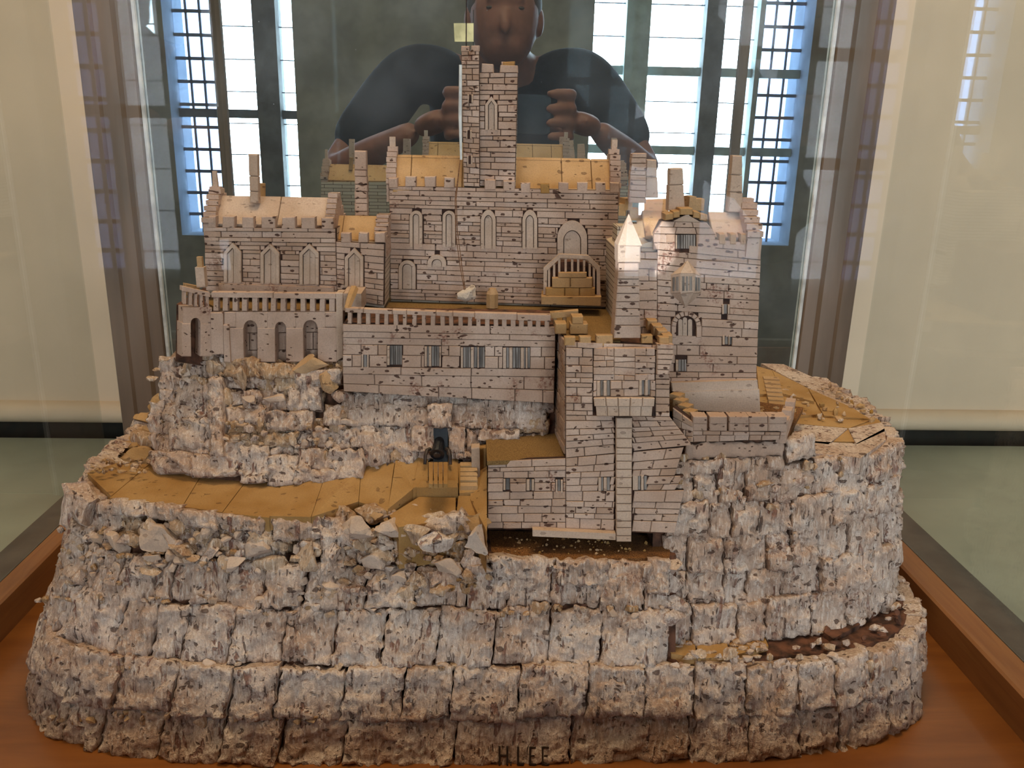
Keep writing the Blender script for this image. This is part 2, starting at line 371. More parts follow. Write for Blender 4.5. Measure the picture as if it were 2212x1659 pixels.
cbox('front_rim', XL-0.0165, XR+0.0235, 0.3845, 0.393, -0.05, 0.050, M['rim'])
cbox('outer_strip', -0.418, XL-0.0185, 0.35, 0.88, -0.05, 0.029, M['strip'], label='dark grey metal strip outside the glass')
cbox('outer_strip', XR+0.0255, 0.432, 0.35, 0.88, -0.05, 0.029, M['strip'], label='dark grey metal strip outside the glass')
cbox('outer_strip', -0.418, 0.432, 0.35, 0.381, -0.05, 0.029, M['strip'])
for (s, xi, xo) in ((-1, -0.325, -0.3735), (1, 0.336, 0.384)):
    mb = MB()
    def pf(dx, yf):
        x = xi + s*dx; return (x, yf)
    ring = [pf(0, 0.868), pf(0.002, 0.862), pf(0.013, 0.860), pf(0.015, 0.853), pf(0.030, 0.850), pf(0.032, 0.846), pf(0.045, 0.846), pf(0.048, 0.852), pf(0.048, 0.884), pf(0, 0.884)]
    mb.prism([(x, y-0.62, 0.05) for x, y in ring], [(x, y-0.62, 0.85) for x, y in ring]); mb.out('corner_post', M['frame'], case)
    mb = MB(); mb.box((xi - s*0.0015, 0.866-0.62, 0.45), (0.003, 0.004, 0.80)); mb.out('mirror_bead', M['wire'], case, label='thin bright bead along the mirror edge')
    cbox('front_post', min(s*0.384, s*0.398), max(s*0.384, s*0.398), 0.372, 0.384, 0.03, 0.80, M['frame'])
cbox('mirror', -0.327, 0.338, 0.8695, 0.874, 0.0, 0.80, M['mirror'], label='old mirror back panel with dust specks')
cbox('back_board', -0.38, 0.39, 0.885, 0.895, 0.0, 0.80, M['frame'])
cbox('side_pane', XL-0.0182, XL-0.0168, 0.384, 0.845, 0.030, 0.80, M['glass'], label='clear glass side pane')
cbox('side_pane', XR+0.0238, XR+0.0252, 0.384, 0.845, 0.030, 0.80, M['glass'], label='clear glass side pane')
cbox('front_pane', -0.384, 0.384, 0.3812, 0.3826, 0.030, 0.80, M['fglass'], label='clear glass front pane')
tg = Plane((0, 1, 0), (0, 0.8685, 0)); c4 = tg.hit([980, 1023, 1023, 982], [50, 50, 90, 90]); c4b = c4 + np.array([0, 0.0008, 0])
MB().prism([tuple(p - np.array([0, 0.62, -0.05])) for p in c4], [tuple(p - np.array([0, 0.62, -0.05])) for p in c4b]).out('paper_tag', plain('yellowed_paper', (206, 198, 150), 0.8), case, label='small square of yellowed paper stuck on the mirror')

# ------------------------------------------------------------------ the photographer, seen only in the mirror
skin = plain('skin', (122, 82, 70), 0.6, 40, 0.06); navy = plain('dark_navy_cotton', (26, 32, 44), 0.9, 300, 0.2, 0.2); hairm = plain('short_brown_hair', (58, 46, 38), 0.8, 400, 0.3, 0.4)
trou = plain('dark_trousers_cloth', (40, 40, 44), 0.9, 300, 0.2, 0.2); shoe = plain('black_shoe_leather', (24, 22, 22), 0.5)
per = empty('person', None, (0.03, -0.66, ZF), label='person in a dark navy T-shirt leaning forward, both hands raised holding a phone', category='person')
def skinmesh(chains):
    """grow one skin-modifier surface per chain, give back (verts, faces)"""
    out = MB()
    for pts, rad in chains:
        me = bpy.data.meshes.new('tmp'); me.from_pydata([tuple(p) for p in pts], [(i, i+1) for i in range(len(pts)-1)], [])
        o = bpy.data.objects.new('tmp', me); COL.objects.link(o)
        md = o.modifiers.new('s', 'SKIN'); md.use_smooth_shade = True
        for i, r in enumerate(rad):
            rr = r if isinstance(r, tuple) else (r, r)
            me.skin_vertices[0].data[i].radius = rr
        me.skin_vertices[0].data[0].use_root = True
        sd = o.modifiers.new('d', 'SUBSURF'); sd.levels = 2; sd.render_levels = 2
        dg = bpy.context.evaluated_depsgraph_get(); ev = o.evaluated_get(dg); m2 = ev.to_mesh()
        out.add([tuple(v.co) for v in m2.vertices], [tuple(p.vertices) for p in m2.polygons]); ev.to_mesh_clear()
        bpy.data.objects.remove(o); bpy.data.meshes.remove(me)
    return out
def ellipsoid(mb, c, r, tilt=0.0, nu=20, nv=14):
    V = []; ct, s_ = math.cos(tilt), math.sin(tilt)
    for j in range(nv+1):
        ph = math.pi*j/nv
        for i in range(nu):
            a = 2*math.pi*i/nu; x = r[0]*math.sin(ph)*math.cos(a); y = r[1]*math.sin(ph)*math.sin(a); z = r[2]*math.cos(ph)
            V.append((c[0]+x, c[1]+y*ct - z*s_, c[2]+y*s_ + z*ct))
    mb.add(V, [(j*nu+i, j*nu+(i+1) % nu, (j+1)*nu+(i+1) % nu, (j+1)*nu+i) for j in range(nv) for i in range(nu)])
def remesh(o, vox, sm=6):
    md = o.modifiers.new('r', 'REMESH'); md.mode = 'VOXEL'; md.voxel_size = vox; md.use_smooth_shade = True
    if sm: q = o.modifiers.new('s', 'SMOOTH'); q.iterations = sm; q.factor = 0.5
    dg = bpy.context.evaluated_depsgraph_get(); me = bpy.data.meshes.new_from_object(o.evaluated_get(dg)); o.modifiers.clear()
    old = o.data; o.data = me; bpy.data.meshes.remove(old); return o
def toper(mb): mb.V = [(x-0.03, y+0.66, z-ZF) for x, y, z in mb.V]; return mb
HD = (0.045, -0.315, 0.622)                       # head centre
SH = {-1: (-0.165, -0.44, 0.520), 1: (0.235, -0.44, 0.520)}; EL = {-1: (-0.345, -0.30, 0.275), 1: (0.385, -0.30, 0.290)}; WR = {-1: (-0.135, -0.085, 0.375), 1: (0.235, -0.085, 0.385)}
body = skinmesh([
    ([(0.03, -0.72, 0.0), (0.032, -0.70, 0.12), (0.034, -0.62, 0.27), (0.036, -0.53, 0.41), (0.037, -0.46, 0.50), (0.040, -0.40, 0.545), (0.045, -0.345, 0.60)],
     [(0.15, 0.105), (0.145, 0.10), (0.16, 0.115), (0.18, 0.12), (0.15, 0.09), (0.062, 0.06), (0.055, 0.055)])]
    + [([(0.037+s*0.06, -0.47, 0.47), SH[s], tuple(0.5*(np.array(SH[s])+np.array(EL[s]))), EL[s], tuple(0.55*np.array(EL[s])+0.45*np.array(WR[s])), WR[s]], [0.075, 0.062, 0.050, 0.040, 0.038, (0.028, 0.024)]) for s in (-1, 1)]
    + [([(0.03+s*0.08, -0.72, 0.02), (0.03+s*0.10, -0.66, -0.22), (0.03+s*0.11, -0.62, -0.46), (0.03+s*0.11, -0.68, -0.70), (0.03+s*0.11, -0.70, -0.885), (0.03+s*0.12, -0.58, -0.915)], [0.088, 0.075, 0.055, 0.050, 0.036, 0.034]) for s in (-1, 1)])
ellipsoid(body, HD, (0.078, 0.096, 0.118), 0.25)
ellipsoid(body, (HD[0], HD[1]+0.030, HD[2]-0.062), (0.055, 0.062, 0.052), 0.2)        # jaw
ellipsoid(body, (HD[0], HD[1]+0.098, HD[2]-0.022), (0.0115, 0.016, 0.030), 0.45)       # nose
ellipsoid(body, (HD[0], HD[1]+0.080, HD[2]-0.066), (0.024, 0.012, 0.010))            # lips
ellipsoid(body, (HD[0], HD[1]+0.086, HD[2]+0.024), (0.045, 0.012, 0.010))            # brow
for s in (-1, 1): ellipsoid(body, (HD[0]+s*0.080, HD[1]-0.008, HD[2]-0.012), (0.010, 0.020, 0.032), 0.2)   # ears
PHX0, PHX1 = -0.028, 0.132                         # the phone, landscape, lens at the camera point
for s in (-1, 1):                                  # hands: palm behind the phone's end, four curled fingers on its front, thumb on the screen side
    w = np.array(WR[s]); e = PHX0 if s < 0 else PHX1; k = np.array([e + s*0.040, -0.040, 0.405])
    body.add(*(lambda q: (q.V, q.F))(skinmesh([([tuple(w), tuple(w*0.4+k*0.6), tuple(k)], [(0.030, 0.026), (0.044, 0.024), (0.050, 0.022)])])))
    for f, (dz, ln) in enumerate(((0.042, 0.92), (0.015, 1.0), (-0.012, 0.94), (-0.038, 0.76))):
        kz = 0.405 + dz; p0 = (e+s*0.042, -0.040, kz); p1 = (e+s*0.034*ln+s*0.010, -0.004, kz+0.004); p2 = (e+s*0.012, 0.009, kz+0.004); p3 = (e-s*0.012*ln, 0.0105, kz+0.002)
        if s < 0: p3 = (e+0.002, 0.0115, kz+0.002); p2 = (e-0.012, 0.010, kz+0.004)
        body.add(*(lambda q: (q.V, q.F))(skinmesh([([p0, p1, p2, p3], [0.0128, 0.0115, 0.0102, 0.0086])])))
    body.add(*(lambda q: (q.V, q.F))(skinmesh([([(e+s*0.045, -0.048, 0.385), (e+s*0.030, -0.046, 0.378), (e+s*0.008, -0.034, 0.384), (e-s*0.014, -0.026, 0.392)], [0.014, 0.012, 0.0105, 0.0085])])))
bo = toper(body).out('body', skin, per, smooth=True); remesh(bo, 0.0058, 4)
shirt = skinmesh([([(0.03, -0.72, 0.02), (0.032, -0.70, 0.12), (0.034, -0.62, 0.27), (0.036, -0.53, 0.41), (0.037, -0.455, 0.505), (0.040, -0.425, 0.535)], [(0.17, 0.125), (0.165, 0.12), (0.178, 0.135), (0.198, 0.14), (0.165, 0.108), (0.085, 0.075)])]
    + [([(0.037+s*0.06, -0.47, 0.465), SH[s], tuple(0.5*np.array(SH[s])+0.5*np.array(EL[s])), tuple(0.12*np.array(SH[s])+0.88*np.array(EL[s]))], [0.09, 0.080, 0.072, 0.066]) for s in (-1, 1)])
so = toper(shirt).out('t_shirt', navy, per, smooth=True, label='dark navy T-shirt'); remesh(so, 0.009, 4)
tr_ = skinmesh([([(0.03, -0.72, 0.06), (0.03, -0.725, -0.02)], [(0.165, 0.12), (0.165, 0.12)])] + [([(0.03+s*0.07, -0.72, 0.02), (0.03+s*0.10, -0.66, -0.22), (0.03+s*0.11, -0.62, -0.46), (0.03+s*0.11, -0.68, -0.70), (0.03+s*0.11, -0.70, -0.87)], [0.11, 0.095, 0.075, 0.068, 0.062]) for s in (-1, 1)])
to = toper(tr_).out('trousers', trou, per, smooth=True); remesh(to, 0.012, 3)
for s in (-1, 1):
    q = skinmesh([([(0.03+s*0.11, -0.715, -0.905), (0.03+s*0.115, -0.64, -0.908), (0.03+s*0.12, -0.56, -0.918)], [(0.042, 0.040), (0.046, 0.038), (0.040, 0.028)])]); toper(q).out('shoe', shoe, per, smooth=True)
hm = MB(); ellipsoid(hm, (HD[0], HD[1]-0.018, HD[2]+0.026), (0.085, 0.100, 0.108), 0.35); ho = toper(hm).out('hair', hairm, per, smooth=True)
for s in (-1, 1):
    q = MB(); ellipsoid(q, (HD[0]+s*0.031, HD[1]+0.083, HD[2]+0.006), (0.010, 0.006, 0.004), 0, 12, 8); toper(q).out('eye', plain('eye_white', (54, 42, 38), 0.4), per, smooth=True)
ph = empty('phone', None, (0.052, -0.009, 0.41), label='black phone held sideways in both hands in front of the face', category='phone')
mb = MB(); x0, x1, z0, z1 = PHX0-0.052, PHX1-0.052, -0.036, 0.038; r = 0.009; ring = []
for (cx_, cz_, a0) in ((x1-r, z1-r, 0), (x0+r, z1-r, 90), (x0+r, z0+r, 180), (x1-r, z0+r, 270)):
    for k in range(5): a = math.radians(a0+22.5*k); ring.append((cx_+r*math.cos(a), cz_+r*math.sin(a)))
mb.prism([(x, -0.005, z) for x, z in ring], [(x, 0.003, z) for x, z in ring]); mb.out('phone_body', plain('black_phone_glass', (18, 18, 20), 0.2), ph)
mb = MB(); mb.prism([(0.9*x+0.0, -0.0056, 0.9*z) for x, z in ring], [(0.9*x, -0.005, 0.9*z) for x, z in ring]); mb.out('phone_screen', plain('dim_phone_screen', (60, 60, 62), 0.15), ph)
mb = MB(); mb.tube([(-0.052, 0.003, -0.010), (-0.052, 0.0055, -0.010)], 0.007, 16); mb.out('phone_lens', plain('lens_black', (8, 8, 10), 0.05), ph)

# ------------------------------------------------------------------ the cork castle
castle = empty('cork_castle', None, (0, 0, 0), label='large cream cork model castle on a rocky cork mound inside the display case', category='model castle')
def part(name, **p): return empty(name, castle, (0, 0, 0), **p)
PIECES = []                                        # (kind name, parent, verts, faces, material, weight)
def inward(P, N, d): return P - N*d
def lerp(a, b, t): return a + (b-a)*t
def quad_px(q, s, t):                              # q = TL, TR, BR, BL in pixels
    (a, b), (c, d), (e, f), (g, h) = q
    u = (1-t)*((1-s)*a+s*c) + t*((1-s)*g+s*e); v = (1-t)*((1-s)*b+s*d) + t*((1-s)*h+s*f); return u, v
BF = [(0, 1, 2, 3), (0, 4, 5, 1), (1, 5, 6, 2), (2, 6, 7, 3), (3, 7, 4, 0), (4, 8, 9, 5), (5, 9, 10, 6), (6, 10, 11, 7), (7, 11, 8, 4), (11, 10, 9, 8)]
def block3(C, N, dep, out=0.0, ch=0.0006):
    """bevelled block: C = 4 front corners going round, N = outward normal, dep = thickness"""
    C = np.array(C, float); N = np.array(N, float); m = C.mean(0); E = m - C; L = np.linalg.norm(E, axis=1, keepdims=True)
    k = min(ch*1.3, 0.25*float(L.min())); inn = C + E/L*k + N*out; edge = C + N*(out-ch); back = C - N*dep
    return np.concatenate([inn, edge, back]), BF
def piece(kind, parent, V, Fc, mat, w): PIECES.append((kind, parent, V, Fc, mat, w))
def wall(parent, srf, q, rows, blen=(38, 95), holes=(), dep=0.004, mat='brick', seed=0, gap=0.62, jit=0.00035, kind='brick', wob=0.22, glue=True):
    r = np.random.RandomState(seed+11)
    (a, b), (c, d), (e, f), (g, h) = q
    Wp = 0.5*(math.hypot(c-a, d-b)+math.hypot(e-g, f-h)); Hp = 0.5*(math.hypot(g-a, h-b)+math.hypot(e-c, f-d))
    hs = r.uniform(1-wob*1.6, 1+wob*1.6, rows); cut = np.concatenate([[0], np.cumsum(hs)])/hs.sum()
    til = np.concatenate([[0], r.uniform(-0.10, 0.10, rows-1)/rows, [0]])
    for i in range(rows):
        s = 0.0; x = 0.0; first = True
        while x < 1:
            L = r.uniform(*blen)/Wp*(r.uniform(0.45, 1.0) if first else 1.0); first = False; x0, x1 = max(x, 0), min(x+L, 1); x += L
            if 1-x < 0.45*blen[0]/Wp: x1 = 1; x = 1
            if x1-x0 < 0.25*blen[0]/Wp and x1 < 1 and x0 > 0: continue
            segs = [(x0, x1)]
            tm = 0.5*(cut[i]+cut[i+1])
            for hole in holes:
                hu0, hv0, hu1, hv1 = hole[:4]; uu, vv = quad_px(q, 0.5*(x0+x1), tm)
                if len(hole) > 4: hu0 -= 1.6; hu1 += 1.6; hv0 -= 1.5; hv1 -= 3
                if not (hv0 < vv < hv1): continue
                if len(hole) > 4 and vv < hv0+hole[5]:          # narrower in the arched head
                    k = (hv0+hole[5]-vv)/hole[5]; k = (1-k) if hole[4] == 'tri' else math.sqrt(max(0, 1-k*k)); k = max(0.04, k)
                    hu0, hu1 = (hu0+hu1)/2 - (hu1-hu0)/2*k, (hu0+hu1)/2 + (hu1-hu0)/2*k
                lu = quad_px(q, 0, tm)[0]; ru = quad_px(q, 1, tm)[0]; h0, h1 = (hu0-lu)/(ru-lu), (hu1-lu)/(ru-lu)
                ns = []
                for (p0, p1) in segs:
                    if p1 <= h0 or p0 >= h1: ns.append((p0, p1)); continue
                    if p0 < h0: ns.append((p0, h0))
                    if p1 > h1: ns.append((h1, p1))
                segs = ns
            for (p0, p1) in segs:
                if (p1-p0)*Wp < 4: continue
                gx, gy = gap/Wp, gap/Hp
                T = lambda k, p: cut[k] + til[k]*(2*p-1)
                st = [(p0+gx, T(i, p0)+gy), (p1-gx, T(i, p1)+gy), (p1-gx, T(i+1, p1)-gy), (p0+gx, T(i+1, p0)-gy)]
                uv = np.array([quad_px(q, *z) for z in st]); P = srf.hit(uv[:, 0], uv[:, 1]); N = srf.nrm(P)[0]
                V, Fc = block3(P, N, dep, out=r.uniform(-jit, jit)*1.5, ch=0.0004)
                area_ = (p1-p0)*Wp*(cut[i+1]-cut[i])*Hp
                piece(kind, parent, V, Fc, mat, area_)
    if glue:
        uv = np.array([quad_px(q, *z) for z in ((0, 0), (1, 0), (1, 1), (0, 1))]); P = srf.hit(uv[:, 0], uv[:, 1]); N = srf.nrm(P)
        MB().prism(P - N*0.0013, P - N*(dep+0.0015)).out('glue_bed', M['joint'], parent)
def stone(parent, srf, q, dep, kind, mat='pale', out=0.0, w=None, ch=0.0005, jit=0.0):
    uv = np.array(q, float); P = srf.hit(uv[:, 0], uv[:, 1]); N = srf.nrm(P)[0]
    if jit: P = P + RNG.uniform(-jit, jit, P.shape)
    V, Fc = block3(P, N, dep, out, ch); o = fix(mesh(kind, V, Fc, M[mat], parent)); return o
def rect(u0, v0, u1, v1, sk=0.0): return [(u0, v0), (u1, v0+sk), (u1, v1+sk), (u0, v1)]
def poly(parent, srf, pts, dep, name, mat='pale', out=0.0, ymin=None, **p):
    uv = np.array(pts, float); P = srf.hit(uv[:, 0], uv[:, 1]); N = srf.nrm(P)
    if ymin: P[:, 1] = np.maximum(P[:, 1], ymin)
    return MB().prism(P + N*out, P - N*dep).out(name, M[mat], parent, **p)
def body(parent, srf, pts, dep, name='cork_body', mat='core', front=0.005, axis=(0, 1, 0)):
    """solid body behind a wall: front outline in pixels, extruded straight back"""
    uv = np.array(pts, float); P = srf.hit(uv[:, 0], uv[:, 1]); N = srf.nrm(P); P0 = P - N*front
    return MB().prism(P0, P0 + np.array(axis)*dep).out(name, M[mat], parent)
def arch(u0, u1, v0, v1, kind, n=8, rise=None):
    """outline in pixels, from bottom left round the head to bottom right"""
    w = u1-u0; uc = (u0+u1)/2; pts = [(u0, v1)]
    if kind == 'tri':
        h = rise or 0.6*w; pts += [(u0, v0+h), (uc, v0), (u1, v0+h)]
    elif kind == 'round':
        h = rise or w/2
        pts += [(uc - w/2*math.cos(a), v0+h - h*math.sin(a)) for a in np.linspace(0, math.pi, 2*n+1)]
    else:                                          # pointed
        h = rise or 0.75*w
        pts += [(u0 + w/2*(1-math.cos(a))*1.0, v0 + h - h*math.sin(a)**1.25) for a in np.linspace(0, math.pi/2, n+1)]
        pts += [(u1 - w/2*(1-math.cos(a))*1.0, v0 + h - h*math.sin(a)**1.25) for a in np.linspace(math.pi/2, 0, n+1)][1:]
    return pts + [(u1, v1)]
def window_c(parent, srf, u0, u1, v0, v1, kind, fr=6, mull=0, rise=None, depth=0.0011, out=0.0016, name='window', panel='pale', sill=0):
    """framed blind window: raised arch frame, sunk panel, upright bars; one mesh"""
    O = np.array(arch(u0, u1, v0, v1, kind, rise=rise)); w = u1-u0; k = (w-2*fr)/w
    I = np.array(arch(u0+fr, u1-fr, v0+fr*(1.6 if kind != 'round' else 1.0), v1-sill, kind, rise=(rise*k if rise else None)))
    mb = MB(); PO = srf.hit(O[:, 0], O[:, 1]); PI = srf.hit(I[:, 0], I[:, 1]); N = srf.nrm(PO)[0]; n = len(PO)
    V = list(PO+N*out) + list(PI+N*out) + list(PI-N*depth) + list(PO-N*0.006)
    Fc = []
    for i in range(n-1):
        Fc += [(i, i+1, n+i+1, n+i), (n+i, n+i+1, 2*n+i+1, 2*n+i), (i+1, i, 3*n+i, 3*n+i+1)]
    if sill: Fc += [(0, n, 2*n-1, n-1)]
    mb.add(V, Fc); o = mb.out(name, M['pale'], parent)
    iu0, iu1 = u0+fr, u1-fr; m2 = MB()
    pan = srf.off(0)
    inset = MB(); f2 = fr+1.5; k2 = (w-2*f2)/w; Q = np.array(arch(u0+f2, u1-f2, v0+(fr*1.6 if kind != 'round' else fr)+2.0, v1-sill, kind, rise=(rise*k2 if rise else None))); PQ = srf.hit(Q[:, 0], Q[:, 1])
    o2 = inset.prism(PQ + N*0.0002, PQ - N*0.0035).out('window_panel', M[panel], parent)
    if mull:
        for j in range(1, mull+1):
            uu = iu0 + (iu1-iu0)*j/(mull+1); top = v0 + fr*2.0; stone(parent, srf, rect(uu-1.2, top, uu+1.2, v1), 0.004, 'mullion', 'pale', 0.0012)
    return o
def barred(parent, srf, u0, v0, u1, v1, n, seed=0, slots='slot'):
    """window of upright cork strips, pale and grey by turns"""
    r = np.random.RandomState(seed); hs = r.uniform(0.6, 1.5, n); c = u0 + (u1-u0)*np.concatenate([[0], np.cumsum(hs)])/hs.sum()
    sk = (v1-v0)*0.0
    stone(parent, srf.off(0.0), rect(u0, v0, u1, v1), 0.004, 'window_back', 'joint', -0.0011)
    for i in range(n):
        grey = i % 2 == 1 or (0 < i < n-1 and r.rand() < 0.45)
        stone(parent, srf, rect(c[i]+0.5, v0+0.5, c[i+1]-0.5, v1-0.5), 0.004, 'window_strip', slots if grey else 'pale', -0.0005 if grey else 0.0006, ch=0.0003)
def merlon(parent, srf, u0, v0, u1, v1, dep=0.0055, out=0.0004, mat='brick'):
    r = RNG.uniform(-1.0, 1.0, 8)
    return stone(parent, srf, [(u0+r[0], v0+r[1]), (u1+r[2], v0+r[3]), (u1+r[4], v1), (u0+r[5], v1)], dep, 'merlon', mat, out)
def slab(parent, name, P4, th, mat='top', N=None):
    """flat panel from 4 corners going round, thickness th against N"""
    P = np.array(P4, float); n = np.cross(P[1]-P[0], P[3]-P[0]); n /= np.linalg.norm(n)
    if N is None: N = (0, -0.3, 1)
    if n @ np.array(N, float) < 0: n = -n
    V, Fc = block3(P, n, th, 0, 0.0005); return fix(mesh(name, V, Fc, M[mat], parent))
def chimney(name, y, q, n, depth=None, mat='brick', seed=0, gapv=0.8, split=None, **p):
    """stack of cork blocks; q = TL, TR, BR, BL pixels on the plane y"""
    c = part(name, **p); r = np.random.RandomState(seed); s = PY(y); hs = r.uniform(0.7, 1.35, n)
    if split: hs[0] = hs.sum()*split
    cut = np.concatenate([[0], np.cumsum(hs)])/hs.sum()
    for i in range(n):
        uv = np.array([quad_px(q, a, t) for a, t in ((0, cut[i]), (1, cut[i]), (1, cut[i+1]), (0, cut[i+1]))]); g = gapv
        uv[0, 1] += g*0.5; uv[1, 1] += g*0.5; uv[2, 1] -= g*0.5; uv[3, 1] -= g*0.5; uv[:, 0] += r.uniform(-0.7, 0.7)
        P = s.hit(uv[:, 0], uv[:, 1]); w = np.linalg.norm(P[1]-P[0]); d = depth or w*0.95
        V, Fc = block3(P, np.array([0, -1.0, 0]), d, 0, 0.0006); fix(mesh('block', V, Fc, M[mat], c))
    return c
def gable_steps(parent, side_px, y_front, y_ridge, z_eave, z_ridge, x0, x1, n, kind='coping_block', back=True):
    """thin gable wall with a stepped row of blocks up its slope"""
    yb = 2*y_ridge - y_front
    MB().prism([(x0, y_front, z_eave-0.012), (x0, y_front, z_eave), (x0, y_ridge, z_ridge), (x0, yb, z_eave), (x0, yb, z_eave-0.012)],
               [(x1, y_front, z_eave-0.012), (x1, y_front, z_eave), (x1, y_ridge, z_ridge), (x1, yb, z_eave), (x1, yb, z_eave-0.012)]).out('gable_wall', M['brick'], parent)
    for s_ in ((1, -1) if back else (1,)):
        for i in range(n):
            t0, t1 = i/n, (i+1)/n
            ya = y_ridge - s_*(y_ridge-y_front)*(1-t0); yb_ = y_ridge - s_*(y_ridge-y_front)*(1-t1)
            za, zb = lerp(z_eave, z_ridge, t0), lerp(z_eave, z_ridge, t1); j = RNG.uniform(-0.0004, 0.0004)
            mb = MB(); mb.box(((x0+x1)/2+j, (ya+yb_)/2, (za+zb)/2+0.0012), (x1-x0+0.0008, abs(yb_-ya)+0.003, zb-za-0.0004)); mb.out(kind, M['brick'], parent)
def at(u, v, y): return PY(y).hit(u, v)

# ---- great hall
hall = part('great_hall'); HP = Plane((0.085, 1, 0), (-0.07, 0.650, 0))
hw = [(886, 455, 913, 534, 'r', 14), (957, 455, 983, 534, 'r', 14), (1040, 453, 1070, 538, 'r', 24), (1129, 453, 1160, 538, 'r', 24), (1205, 478, 1268, 553, 'r', 34), (863, 562, 898, 625, 'r', 18), (925, 550, 964, 577, 'r', 18), (1190, 590, 1280, 636)]
wall(hall, HP, [(840, 402), (1336, 412), (1334, 664), (843, 646)], 24, (40, 120), hw, seed=1)
body(hall, HP, [(840, 403), (1336, 413), (1334, 672), (842, 655)], 0.046, mat='far')
for (a, c, d, m) in ((840, 858, 384, 0), (876, 898, 381, 0), (917, 940, 382, 0), (959, 981, 384, 0), (1047, 1070, 388, 0), (1087, 1112, 391, 0), (1125, 1145, 395, 0), (1168, 1186, 396, 1), (1206, 1227, 394, 0), (1247, 1269, 394, 0), (1287, 1308, 394, 0), (1317, 1338, 394, 0)):
    merlon(hall, HP, a, d, c, d+22, mat='path' if m else 'brick')
for (x, k) in ((885.5, 0), (956.5, 0), (1039, 1), (1128.5, 1)):
    window_c(hall, HP, x, x+(27 if k == 0 else 32), 455 if x < 1000 else 453, 533 if x < 1000 else 537, 'round' if k == 0 else 'pt', 6.5 if k == 0 else 7, 0, rise=14 if k == 0 else 22)
window_c(hall, HP, 1204, 1268, 476, 552, 'pt', 13, 0, rise=34, name='doorway')
window_c(hall, HP, 862, 898, 562, 624, 'round', 7, 0, name='doorway'); window_c(hall, HP, 924, 964, 550, 576, 'round', 9, 0, rise=18)
hyF = lambda u: float(HP.hit(u, 400)[1])
YR = 0.672; zr = float(at(1000, 336, YR)[2]); ze = 0.3515
for (ua, ub) in ((853, 890), (890, 1000), (1000, 1112), (1112, 1212), (1212, 1276), (1276, 1322)):
    for sgn in (1, -1):
        xa, xb = at(ua+0.5, 340, YR)[0], at(ub-0.5, 340, YR)[0]; yf = YR - 0.023
        yy = yf if sgn > 0 else 2*YR-yf
        slab(hall, 'roof_panel', [(xa, yy, ze-0.004), (xb, yy, ze-0.004), (xb, YR, zr), (xa, YR, zr)], 0.003, 'top', (0, -sgn, 1))
for (ua, ub, vt) in ((837, 856, 303), (1317, 1337, 309)):
    xa, xb = at(ua, 400, YR-0.012)[0], at(ub, 400, YR-0.012)[0]; zt = float(at(ua, vt+16, YR)[2])
    gable_steps(hall, None, YR-0.0195, YR, ze, zt, xa, xb, 7)
    MB().box(((xa+xb)/2, YR, zt+0.004), (0.0042, 0.005, 0.008)).out('pinnacle', M['pale'], hall)
# ---- bell tower with its stair turret
tow = part('bell_tower'); TP = Plane((0.085, 1, 0), (-0.01, 0.6505, 0))
wall(tow, TP, [(1034, 157, ), (1119, 157), (1112, 404), (1034, 402)], 20, (26, 62), [(1049, 208, 1074, 281, 'tri', 18)], seed=5, gap=0.7)
body(tow, TP, [(1034, 158), (1119, 158), (1113, 410), (1034, 410)], 0.030, mat='far')
window_c(tow, TP, 1048.5, 1074.5, 208, 281, 'tri', 6, 1, rise=18)
for (a, c, d, e) in ((1040, 1065, 138, 157), (1080, 1118, 141, 157)): merlon(tow, TP, a, d, c, e, 0.007)
TBK = TP.off(0.024); [merlon(tow, TBK, a, d, c, d+18, 0.005) for (a, c, d) in ((1048, 1066, 142), (1084, 1112, 134))]
merlon(tow, TP.off(0.010), 1086, 133, 1111, 150, 0.008, mat='path')
tur = part('stair_turret'); UP_ = Plane((0.085, 1, 0), (-0.01, 0.6460, 0))
wall(tur, UP_, [(996, 110), (1035, 110), (1036, 404), (1001, 402)], 27, (12, 30), [], seed=6, gap=0.6)
body(tur, UP_, [(996, 111), (1035, 111), (1036, 408), (1001, 408)], 0.018, mat='far', front=0.005)
for (a, c) in ((996, 1014), (1018, 1035)): merlon(tur, UP_, a, 99, c, 111, 0.006); merlon(tur, UP_.off(0.012), a, 100, c, 111, 0.004)
for (u, v) in ((1016, 213), (1013, 290), (1015, 345)):
    stone(tur, UP_, rect(u-6, v-9, u-3, v+11), 0.003, 'window_strip', 'pale', 0.0008); stone(tur, UP_, rect(u-2.5, v-9, u+2, v+10), 0.003, 'window_slit', 'joint', 0.0007); stone(tur, UP_, rect(u+2.5, v-9, u+6, v+11), 0.003, 'window_strip', 'pale', 0.0008)
# white strip, flagpole and stay
mb = MB(); mb.tube([at(995, 140, 0.642), at(994, 250, 0.642), at(996, 345, 0.642)], [0.0011, 0.0013, 0.0008]); mb.out('white_strip', M['wire'], castle, label='thin white strip down the side of the stair turret')
mb = MB(); p0 = at(1007, 104, 0.648); mb.tube([p0, p0 + np.array([0, 0, 0.075])], 0.00045, 6); mb.out('flagpole', M['iron'], castle, label='thin dark flagpole on the stair turret')
mb = MB()
for du in (0, 4):
    mb.tube([at(994, 346, 0.640), at(983+du*0.6, 430, 0.635), at(984+du, 500, 0.632), at(993+du, 570, 0.630), at(1003+du*0.6, 628, 0.626)], 0.00035, 6)
mb.out('stay_cord', M['twine'], castle, label='brown stay cord hanging down the hall front')

